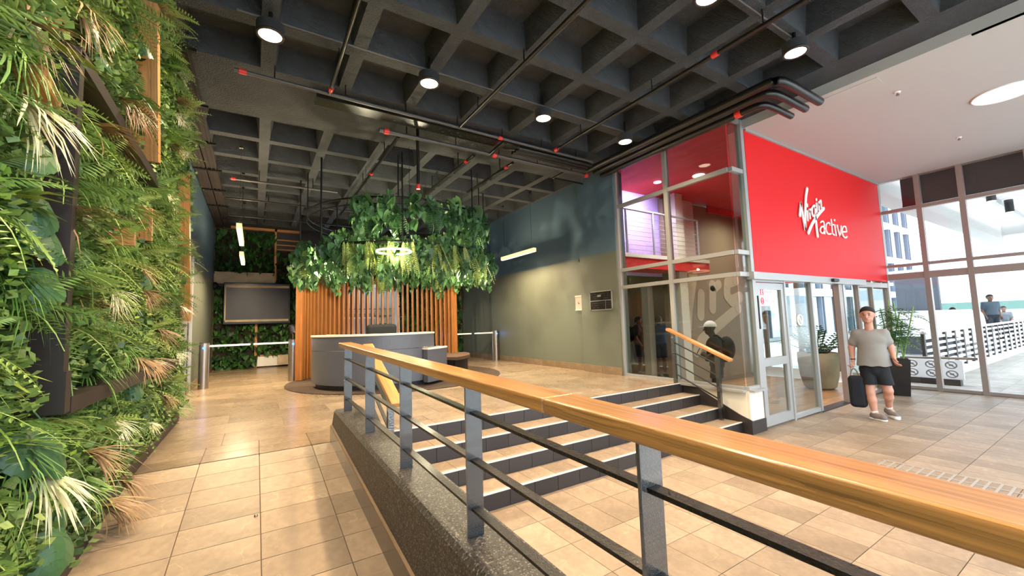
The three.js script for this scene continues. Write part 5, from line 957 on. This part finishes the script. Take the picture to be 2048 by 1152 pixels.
{ // man in a white cap behind the shop window, turned to the stairs side, looking at his phone
  const base = [7.35, 0, -4.7], n = V3(base[0], 0, base[2]).normalize();
  const [J, ry] = jointsAt(base, { head: [1420, 657], shR: [1428, 680, 0.1], shL: [1430, 680, -0.1], elR: [1437, 703, 0.14], elL: [1432, 703, -0.12], wrR: [1414, 712, 0.12], wrL: [1412, 712, -0.06], haR: [1402, 709, 0.08], haL: [1402, 710, -0.02], waist: [1434, 708], hipR: [1434, 728, 0.08], hipL: [1434, 728, -0.08], knR: [1430, 775, 0.08], knL: [1437, 775, -0.08], anR: [1436, 822, 0.08], anL: [1444, 820, -0.08], toeR: [1422, 828, 0.08], toeL: [1430, 826, -0.08] });
  for (const s of ['R', 'L']) { J['an' + s][1] = 0.085; J['toe' + s][1] = 0.05; } J.hem = J.waist[1] - 0.13; J.shorts = 0.52; J.face = [-0.97, 0, 0.25]; J.curlR = 0.9; J.curlL = 0.9; J.sideR = [0, 1, 0]; J.sideL = [0, 1, 0];
  const m = person('man in black with a white cap and black backpack behind the shop window', base, ry, J, { skin: 0x4a3022, shirt: 0x1c1a1c, shorts: 0x23252e, shoe: 0x222222, lips: 0x5a3a34 }, { cell: 0.018, fine: 0.006 }); void n;
  const hd = V3(...J.head), cap = new THREE.SphereGeometry(0.116, 24, 12, 0, Math.PI * 2, 0, Math.PI / 2), wc = mat(0xe6e0d4, { roughness: 0.8 });
  part('cap', cap, wc, m, [hd.x + 0.005, hd.y + 0.035, hd.z]); part('cap_brim', new THREE.CylinderGeometry(0.085, 0.085, 0.01, 24).scale(1.2, 1, 0.9), wc, m, [hd.x - 0.11, hd.y + 0.04, hd.z + 0.03], [0, 0, 0.15]);
  const bp = thing('backpack', 'rounded black backpack worn by the man in the white cap', 'backpack', base, ry); const c = V3(...J.shR).lerp(V3(...J.shL), 0.5);
  part('pack', new THREE.SphereGeometry(1, 24, 16).scale(0.14, 0.23, 0.16), MT.fabricBlack, bp, [c.x + 0.2, c.y - 0.16, 0]); for (const z of [0.1, -0.1]) part('strap', tube([V3(c.x + 0.16, c.y - 0.02, z), V3(c.x + 0.02, c.y + 0.09, z), V3(c.x - 0.13, c.y - 0.05, z), V3(c.x - 0.11, c.y - 0.2, z)], 0.02, 20, 6), MT.fabricBlack, bp);
  const ph = thing('phone', 'phone in the hands of the man in the white cap', 'phone', base, ry); part('case', new RoundedBoxGeometry(0.014, 0.15, 0.075, 2, 0.006), MT.blackSteel, ph, [J.haR[0] - 0.05, J.haR[1] + 0.05, 0.02], [0, 0, -0.5]);
}
function stander(label, base, ry, C, o = {}) { // plain standing figure in own axes
  const h = o.h ?? 1, J = { head: [0, 1.6, 0.02], shR: [-0.17, 1.4, 0], shL: [0.17, 1.4, 0], elR: [-0.23, 1.12, -0.03], elL: [0.23, 1.12, -0.03], wrR: [-0.2, 0.9, 0.1], wrL: [0.2, 0.9, 0.1], haR: [-0.19, 0.84, 0.13], haL: [0.19, 0.84, 0.13], waist: [0, 1.08, 0], hipR: [-0.09, 0.92, 0], hipL: [0.09, 0.92, 0], knR: [-0.1, 0.5, 0.04], knL: [0.1, 0.5, 0.02], anR: [-0.1, 0.085, 0], anL: [0.12, 0.085, -0.04], toeR: [-0.12, 0.05, 0.15], toeL: [0.15, 0.05, 0.11] };
  if (o.sit) { for (const s of ['R', 'L']) { const q = s === 'R' ? -1 : 1; J['kn' + s] = [q * 0.12, 0.92, 0.42]; J['an' + s] = [q * 0.12, 0.5, 0.4]; J['toe' + s] = [q * 0.13, 0.46, 0.54]; J['wr' + s] = [q * 0.14, 1.0, 0.3]; J['ha' + s] = [q * 0.12, 0.99, 0.36]; J['el' + s] = [q * 0.22, 1.1, 0.08]; } }
  J.hem = J.waist[1] - 0.13; J.shorts = o.long ? 0.06 : o.sit ? 0.8 : 0.56; if (o.sit && o.long) J.shorts = 0.5;
  const p = person(label, base, ry, J, C, { cell: 0.026, fine: 0.011, ...o }); p.scale.setScalar(h); return p;
}
{
  const a = stander('dark clothed visitor with a backpack deep inside the shop, seen through the first window bay', [9.75, 0, -8.45], 0.5, { skin: 0x8a5b45, shirt: 0x1b1b20, shorts: 0x17171b, shoe: 0xd8d4cf, hair: 0x16110e }); void a;
  const bp = thing('backpack', 'dark backpack on the visitor seen through the first window bay', 'backpack', [9.75, 0, -8.45], 0.5); part('pack', new THREE.SphereGeometry(1, 20, 14).scale(0.16, 0.24, 0.13), MT.fabricBlack, bp, [0, 1.22, -0.24]); for (const x of [-0.1, 0.1]) part('strap', tube([V3(x, 1.36, -0.2), V3(x, 1.49, -0.04), V3(x, 1.38, 0.13), V3(x, 1.2, 0.14)], 0.02, 16, 6), MT.fabricBlack, bp);
  stander('visitor in a blue shirt and dark shorts deep inside the shop by the window mullion', [9.8, 0, -7.75], -0.6, { skin: 0x9a6a52, shirt: 0x3f6f97, shorts: 0x15151a, shoe: 0x333333, hair: 0x8d7a66 });
  // people on the plaza terrace
  const dk = struct('terrace', 'low pale terrace behind the plaza balustrade', 'terrace', [26.6, 0, -5.05]); part('deck', bx(8.4, 0.45, 2.8), MT.paving, dk, [0, 0.225, 0]);
  const q = (px, x) => onX(px, 620, x);
  const s1 = q(1982, 24); stander('person in a dark patterned top standing on the plaza terrace', [24, 0.45, s1.z], -1.0, { skin: 0x7a5a48, shirt: 0x4d5a66, shorts: 0x2c3038, shoe: 0x222222, hair: 0x1a1512 }, { long: true });
  for (const [px, x, l, c] of [[1905, 23, 'person in black seated on the plaza terrace', 0x202228], [2007, 30, 'person in grey seated on the plaza terrace beside the standing person', 0x676c72]]) { const s = q(px, x); stander(l, [x, 0.0, s.z], -1.3, { skin: 0x7a5a48, shirt: c, shorts: 0x22252b, shoe: 0x222222, hair: 0x1a1512 }, { sit: true, long: true }); const b = thing('terrace_stool', l.includes('black') ? 'dark stool under the person in black on the terrace' : 'dark stool under the person in grey on the terrace', 'stool', [x, 0.45, s.z], -1.3); part('seat', cyl(0.2, 0.2, 0.05, 20), MT.darkSteel, b, [0, 0.33, 0.02]); part('leg', cyl(0.03, 0.03, 0.3, 10), MT.darkSteel, b, [0, 0.16, 0.02]); part('base', cyl(0.16, 0.16, 0.02, 20), MT.darkSteel, b, [0, 0.01, 0.02]); }
}
// ================================================================ street-side glazing of the entrance hall
const XG = 12.0;
{
  const w = struct('window_3', 'tall brownish aluminium framed glazing to the bright plaza', 'window');
  const zs = [-3.26, -2.6, -1.97, -1.1, -0.1, 0.9, 1.58], ys = [4.6, 3.88, 2.66, 2.42, 0.04];
  zs.forEach((z, i) => part('mullion', bx(0.12, 4.6, i === 0 ? 0.05 : 0.085), MT.aluBrown, w, [XG, 2.3, z]));
  for (let i = 0; i + 1 < zs.length; i++) {
    const c = (zs[i] + zs[i + 1]) / 2, l = zs[i + 1] - zs[i] - 0.085;
    ys.forEach((y, k) => part('transom', bx(0.1, [0.06, 0.07, 0.06, 0.14, 0.06][k], l), MT.aluBrown, w, [XG, y, c]));
    for (let k = 0; k < 4; k++) part('pane', bx(0.01, ys[k] - ys[k + 1] - 0.06, l), MT.glass, w, [XG, (ys[k] + ys[k + 1]) / 2, c]);
  }
  part('push_rail', bar(V3(XG + 0.08, 0.66, -3.2), V3(XG + 0.08, 0.68, -2.05), 0.025, 10), MT.aluBrown, w);
  const v = thing('blind_box', 'dark rolled blind box outside the head of the plaza glazing', 'blind', [XG + 0.25, 4.3, -0.7]);
  part('box', bx(0.2, 0.62, 4.4), MT.darkSteel, v); part('rail', bx(0.22, 0.04, 4.4), MT.blackSteel, v, [0, -0.32, 0]);
  const s = struct('window_4', 'glazed shop wall between shop floor and plaza', 'window');
  for (let k = 0; k < 4; k++) part('mullion', bx(0.1, 2.5, 0.09), mat(0x6d5846), s, [XG + 0.15, 1.25, -3.45 - k * 0.85]);
  for (let k = 0; k < 3; k++) part('pane', bx(0.01, 2.2, 0.76), MT.glass, s, [XG + 0.15, 1.3, -3.875 - k * 0.85]);
  part('head', bx(0.12, 2.2, 2.9), MT.redFlat, s, [XG + 0.15, 3.6, -4.75]); part('sill', bx(0.12, 0.25, 2.9), MT.white, s, [XG + 0.15, 0.12, -4.75]);
}
// ================================================================ plaza
{
  const p = struct('pavement', 'sunlit pale plaza paving outside the glazing', 'paving');
  part('base', bx(52, 0.2, 40), MT.paving, p, [-14, -0.13, 21.8]);
  part('base', bx(110, 0.2, 80), MT.paving, p, [67.1, -0.13, -6]);
  const slab = mat(0xd6d2ca, { map: T.paving, roughness: 0.8 }), slab2 = mat(0xc9c6c0, { map: T.paving, roughness: 0.8 }); setSeed(8);
  for (let i = 0; i < 20; i++) for (let j = 0; j < 8; j++) part('slab', bx(0.595, 0.03, 0.595, (i * 0.3) % 1, (j * 0.7) % 1), rnd() < 0.5 ? slab : slab2, p, [12.45 + i * 0.6, -0.015, -3.4 + 0.6 * j]);
}
{ // canopy of pale louvres with black cylinder lamps
  const c = thing('canopy', 'white louvred plaza canopy with dark joints and grey edge beam', 'canopy', [0, 0, 0]);
  const lou = mat(0xe9e9ea, { roughness: 0.5, side: THREE.DoubleSide });
  for (let k = 0; k < 26; k++) part('louvre', bx(0.5, 0.04, 9.6), lou, c, [12.9 + k * 0.55, 5.2, 1.5]);
  for (let k = 0; k < 5; k++) part('cross_beam', bx(14.4, 0.16, 0.1), MT.alu, c, [19.8, 5.1, -2.6 + k * 2]);
  part('edge_beam', bx(16, 0.7, 0.5), mat(0xa9a6a2, { roughness: 0.7 }), c, [20.3, 4.95, -3.7]); part('edge_beam', bx(0.4, 0.5, 10), mat(0xb5b2ae, { roughness: 0.7 }), c, [27.3, 5.0, 1.3]);
  const lab = ['black cylinder lamp under the plaza canopy, beside the glazing', 'black cylinder lamp under the plaza canopy, second from the glazing', 'black cylinder lamp under the plaza canopy, third from the glazing'];
  [[1934, 375], [1983, 402], [2020, 424]].forEach(([px, py], i) => { const p = onY(px, py, 4.72); const g = thing('canopy_lamp', lab[i], 'lamp', [Math.min(p.x, 26), 4.72, p.z], 0, 'canopy lamps'); part('housing', cyl(0.1, 0.1, 0.4, 18), MT.blackSteel, g, [0, 0.2, 0]); part('lens', cyl(0.085, 0.085, 0.01, 18), MT.glow(new THREE.Color(1, 0.95, 0.85), 3), g, [0, -0.004, 0]); });
}
{ // slatted balustrade along the plaza path
  const f = thing('plaza_balustrade', 'long balustrade of dark posts and pale horizontal slats on a pale base outside', 'balustrade', [13.6, 0, -3.15]);
  const n = 17; part('base', bx(n * 0.9 + 0.3, 0.12, 0.4), MT.white, f, [n * 0.45, 0.06, 0]); part('foot', bx(n * 0.9, 0.06, 0.3), MT.darkSteel, f, [n * 0.45, 0.0, 0]); part('top_rail', bx(n * 0.9, 0.05, 0.12), MT.white, f, [n * 0.45, 1.12, 0]);
  for (let k = 0; k <= n; k++) part('post', bx(0.12, 0.98, 0.06), MT.darkSteel, f, [k * 0.9, 0.61, 0]);
  for (let k = 0; k < n; k++) for (let j = 0; j < 6; j++) part('slat', bx(0.74, 0.06, 0.05), MT.white, f, [0.45 + k * 0.9, 0.22 + j * 0.155, 0.0]);
}
{ // kiosk
  const k = thing('kiosk', 'dark panelled plaza kiosk with a broad white counter', 'kiosk', [21.5, 0, -5.6]);
  const dk = mat(0x4c5058, { roughness: 0.6 }), dk2 = mat(0x31343a, { roughness: 0.6 });
  part('panel', bx(0.2, 3.1, 1.2), dk, k, [0, 1.55, 0.6]); part('panel', bx(0.2, 3.1, 1.0), dk2, k, [0.8, 1.55, -0.9]); part('roof', bx(3, 0.15, 3.4), MT.white, k, [1.3, 3.15, -0.2]); part('counter_front', bx(0.3, 0.9, 3.0), MT.white, k, [-0.6, 1.15, 0.45]); part('counter_leg', bx(0.2, 0.72, 0.3), dk, k, [-0.6, 0.36, 1.5]); part('counter_leg', bx(0.2, 0.72, 0.3), dk, k, [-0.6, 0.36, -0.6]); part('counter_top', bx(0.6, 0.06, 3.1), MT.white, k, [-0.6, 1.62, 0.45]);
  part('shelf', bx(0.6, 0.06, 2), dk2, k, [1.2, 1.2, -0.6]); part('lamp', bx(0.1, 0.12, 0.7), MT.glow(new THREE.Color(1, 1, 1), 2), k, [0.3, 2.75, -0.5]);
  const s = thing('notice_panel', 'low white panel of round prohibition icons outside the glazing', 'sign', [13.1, 0, -2.95]);
  const cv = document.createElement('canvas'); cv.width = 256; cv.height = 128; const c = cv.getContext('2d'); c.fillStyle = '#eef0f2'; c.fillRect(0, 0, 256, 128); c.strokeStyle = '#6b6e72'; c.lineWidth = 6; c.fillStyle = '#55585c';
  for (let i = 0; i < 3; i++) for (let j = 0; j < 2; j++) { const x = 46 + i * 82, y = 34 + j * 60; c.beginPath(); c.arc(x, y, 22, 0, 7); c.stroke(); c.fillRect(x - 8, y - 5, 16, 10); c.beginPath(); c.moveTo(x - 15, y - 15); c.lineTo(x + 15, y + 15); c.stroke(); }
  const t = new THREE.CanvasTexture(cv); t.colorSpace = THREE.SRGBColorSpace; const g = new THREE.PlaneGeometry(1.0, 0.42);
  part('board', bx(0.05, 0.42, 1.0), MT.white, s, [0, 0.34, 0]); part('print', g, mat(0xffffff, { map: t }), s, [-0.027, 0.34, 0], [0, -Math.PI / 2, 0]); part('stand', bx(0.2, 0.13, 0.9), MT.darkSteel, s, [0, 0.065, 0]);
}
{ // glass building across the plaza
  const b = thing('glass_building', 'blue glazed multi-storey building with white floor bands across the plaza', 'building', [16, 0, -13]);
  const bl = phys(0xc4d4e0, { roughness: 0.12, clearcoat: 0.6 }), bn = mat(0xe6eaee, { roughness: 0.6 }), dk = mat(0x58636e, { roughness: 0.5 });
  for (let f = 0; f < 4; f++) { part('floor_band', bx(40, 0.5, 0.6), bn, b, [20, 3.1 + f * 3.1, 0.1]); for (let k = 0; k < 16; k++) part('pane', bx(2.38, 2.55, 0.05), bl, b, [1.25 + k * 2.5, 1.55 + f * 3.1, 0]); for (let k = 0; k < 16; k++) { part('mullion', bx(0.1, 2.6, 0.3), dk, b, [0.05 + k * 2.5, 1.55 + f * 3.1, 0.15]); part('mullion', bx(0.08, 2.6, 0.3), dk, b, [0.45 + k * 2.5, 1.55 + f * 3.1, 0.15]); } }
  part('body', bx(40, 12.6, 6), bn, b, [20, 6.3, -3.3]);
  const w = thing('white_building', 'long low white building with window bands far across the plaza', 'building', [62, 0, -2]);
  part('wall', bx(4, 9, 60), MT.white, w, [2, 4.5, 0]); for (let k = 0; k < 14; k++) for (let j = 0; j < 2; j++) part('window', bx(0.1, 1.2, 2.6), bl, w, [-0.02, 3.6 + j * 2.8, -26 + k * 4]); part('sign_band', bx(0.2, 0.8, 30), mat(0x5f7d73), w, [-0.1, 1.9, -4]);
  const gb = thing('grey_bulkhead', 'grey hanging bulkhead beyond the canopy', 'bulkhead', [30, 4.3, 4]); part('box', bx(0.5, 1.0, 12), mat(0x8b8f94), gb, [0, 0, 0]);
}
// ================================================================ potted plants
{
  const p = thing('concrete_planter', 'large round concrete planter inside the shop entrance with a leafy palm', 'planter', [10.75, 0, -4.25]);
  part('pot', new THREE.LatheGeometry([[0, 0], [0.24, 0], [0.3, 0.05], [0.36, 0.3], [0.385, 0.62], [0.38, 0.8], [0.35, 0.8], [0.34, 0.7], [0, 0.7]].map(([x, y]) => new THREE.Vector2(x, y)), 40), MT.concrete, p); part('soil', cyl(0.34, 0.34, 0.02, 24), MT.soil, p, [0, 0.72, 0]);
  setSeed(90);
  for (let k = 0; k < 16; k++) { const a = rr(0, 6.28), q = part('frond', turned(frond(rr(0.7, 1.0), 0.16, 12, rr(0.3, 0.7)), -rr(0.5, 1.2), a, 0, 0.12 * Math.sin(a), 0.72, 0.12 * Math.cos(a)), pick([LF.dark[0], LF.dark[2], MT.leafDark]), p); void q; }
  for (let k = 0; k < 9; k++) part('stem', bar(V3(rr(-0.1, 0.1), 0.7, rr(-0.1, 0.1)), V3(rr(-0.3, 0.3), 1.3, rr(-0.3, 0.3)), 0.009, 6), LF.dark[2], p);
  const b = thing('black_planter', 'tall square black planter with a slender bamboo palm beside the glazing', 'planter', [10.95, 0, -2.95], 0.3);
  const pot = new THREE.CylinderGeometry(0.26, 0.19, 0.72, 4, 1).rotateY(Math.PI / 4).toNonIndexed(); pot.computeVertexNormals(); part('pot', pot, phys(0x0c0c0e, { roughness: 0.25, clearcoat: 0.6 }), b, [0, 0.36, 0]); part('soil', bx(0.32, 0.02, 0.32), MT.soil, b, [0, 0.715, 0]);
  for (let k = 0; k < 7; k++) {
    const x = rr(-0.1, 0.1), z = rr(-0.1, 0.1), tx = x + rr(-0.22, 0.22), tz = z + rr(-0.22, 0.22), h = rr(1.45, 2.0); part('cane', bar(V3(x, 0.7, z), V3(tx, h, tz), 0.01, 6), LF.lime[1], b);
    for (let i = 0; i < 12; i++) { const t = rr(0.3, 1), a = rr(0, 6.28); part('leaf_spray', turned(frond(rr(0.3, 0.45), 0.13, 7, rr(0.4, 0.9)), rr(-0.4, 0.5), a, 0, x + (tx - x) * t, 0.7 + (h - 0.7) * t, z + (tz - z) * t), pick([LF.fern[1], LF.fern[3], LF.dark[1]]), b); }
  }
}
// ================================================================ small signs on the pier
{
  const A = onX(1181, 586, 5.925), B = onX(1224, 617, 5.925), zc = (A.z + B.z) / 2, yc = (A.y + B.y) / 2, wz = B.z - A.z, hy = A.y - B.y;
  const d = thing('directory_plate', 'black three-panel directory plate in a thin metal frame on the pier', 'sign', [5.922, yc, zc]);
  part('frame', bx(0.012, hy + 0.04, wz + 0.04), MT.alu, d);
  const plate = (y0, y1, z0, z1, seed) => {
    const cv = document.createElement('canvas'); cv.width = 256; cv.height = 96; const c = cv.getContext('2d'); c.fillStyle = '#0d0b0e'; c.fillRect(0, 0, 256, 96); setSeed(seed); c.fillStyle = '#4a474d';
    for (let r = 0; r < 3; r++) { let x = 14; while (x < 236) { const l = rr(6, 22); if (rnd() < 0.7) c.fillRect(x, 20 + r * 26, l, 7); x += l + 6; } } c.fillStyle = '#8d8a8e'; if (seed === 1) c.fillRect(92, 34, 44, 22);
    const t = new THREE.CanvasTexture(cv); t.colorSpace = THREE.SRGBColorSpace; const g = new THREE.PlaneGeometry((z1 - z0) * wz, (y1 - y0) * hy);
    part('plate', bx(0.008, (y1 - y0) * hy, (z1 - z0) * wz), MT.blackSteel, d, [-0.008, (y0 + y1) / 2 * hy - hy / 2, (z0 + z1) / 2 * wz - wz / 2]); part('print', g, mat(0xffffff, { map: t, roughness: 0.3 }), d, [-0.0125, (y0 + y1) / 2 * hy - hy / 2, (z0 + z1) / 2 * wz - wz / 2], [0, -Math.PI / 2, 0]);
  };
  plate(0.52, 1, 0, 1, 1); plate(0, 0.47, 0, 0.72, 2); plate(0, 0.47, 0.75, 1, 3);
  for (const y of [-1, 1]) for (const z of [-1, 1]) part('stud', cyl(0.016, 0.016, 0.02, 12), MT.steel, d, [-0.012, y * (hy / 2 + 0.012), z * (wz / 2 + 0.012)], [0, 0, Math.PI / 2]);
  const n0 = onX(1153, 592, 5.99), n1 = onX(1167, 620, 5.99), n = thing('paper_notice', 'pale pink paper notice in a clip holder on the sage wall beside the pier', 'notice', [5.99, (n0.y + n1.y) / 2, (n0.z + n1.z) / 2 - 0.02]);
  const cv = document.createElement('canvas'); cv.width = 128; cv.height = 180; const c = cv.getContext('2d'); c.fillStyle = '#d9aaa0'; c.fillRect(0, 0, 128, 180); c.fillStyle = '#c99a92'; for (let k = 0; k < 12; k++) c.fillRect(12 + (k % 3) * 6, 14 + k * 13, 40 + (k * 37) % 60, 3); c.fillStyle = '#5b3c40'; c.beginPath(); c.moveTo(44, 70); c.lineTo(78, 104); c.lineTo(48, 102); c.fill();
  const t = new THREE.CanvasTexture(cv); t.colorSpace = THREE.SRGBColorSpace; const nw = 0.24, nh = 0.3;
  part('backing', bx(0.01, nh, nw), MT.cream, n); part('sheet', new THREE.PlaneGeometry(nw, nh), mat(0xffffff, { map: t }), n, [-0.007, 0, 0], [0, -Math.PI / 2, 0]); for (const s of [-1, 1]) part('clip', bx(0.02, 0.025, nw), MT.cream, n, [-0.008, s * nh / 2, 0]);
  const sp = onX(1161, 521, 5.98), cam = thing('wall_sensor', 'small dark wall sensor on the edge of the pier', 'sensor', [5.98, sp.y, sp.z]); part('dome', new THREE.SphereGeometry(0.05, 14, 10), MT.blackSteel, cam); part('mount', cyl(0.03, 0.03, 0.03, 12), MT.blackSteel, cam, [0.02, 0, 0], [0, 0, Math.PI / 2]);
  const ex = thing('door_button', 'small green exit button on the white column inside the shop window', 'button', [6.08, 1.55, -5.68]); part('plate', bx(0.01, 0.1, 0.08), mat(0x254236), ex); part('button', cyl(0.02, 0.02, 0.02, 12), MT.signWhite, ex, [-0.01, 0, 0], [0, 0, Math.PI / 2]);
}

{ // grooved tile strip let into the lower floor near the entrance
  const g = thing('floor_grate', 'pale ladder-like floor grate strip in the lower floor tiles', 'grate', [5.85, 0, -0.85]);
  const m = mat(0x9d968d, { roughness: 0.5 }); part('edge', bx(0.025, 0.004, 2.0), m, g, [-0.2, 0.002, 0]); part('edge', bx(0.025, 0.004, 2.0), m, g, [0.2, 0.002, 0]); part('edge', bx(0.02, 0.004, 2.0), m, g, [0.02, 0.002, 0]);
  for (let k = 0; k < 26; k++) part('bar', bx(0.37, 0.004, 0.02), m, g, [0, 0.0025, -0.97 + k * 0.0775]);
}
renderer.render(scene, camera);
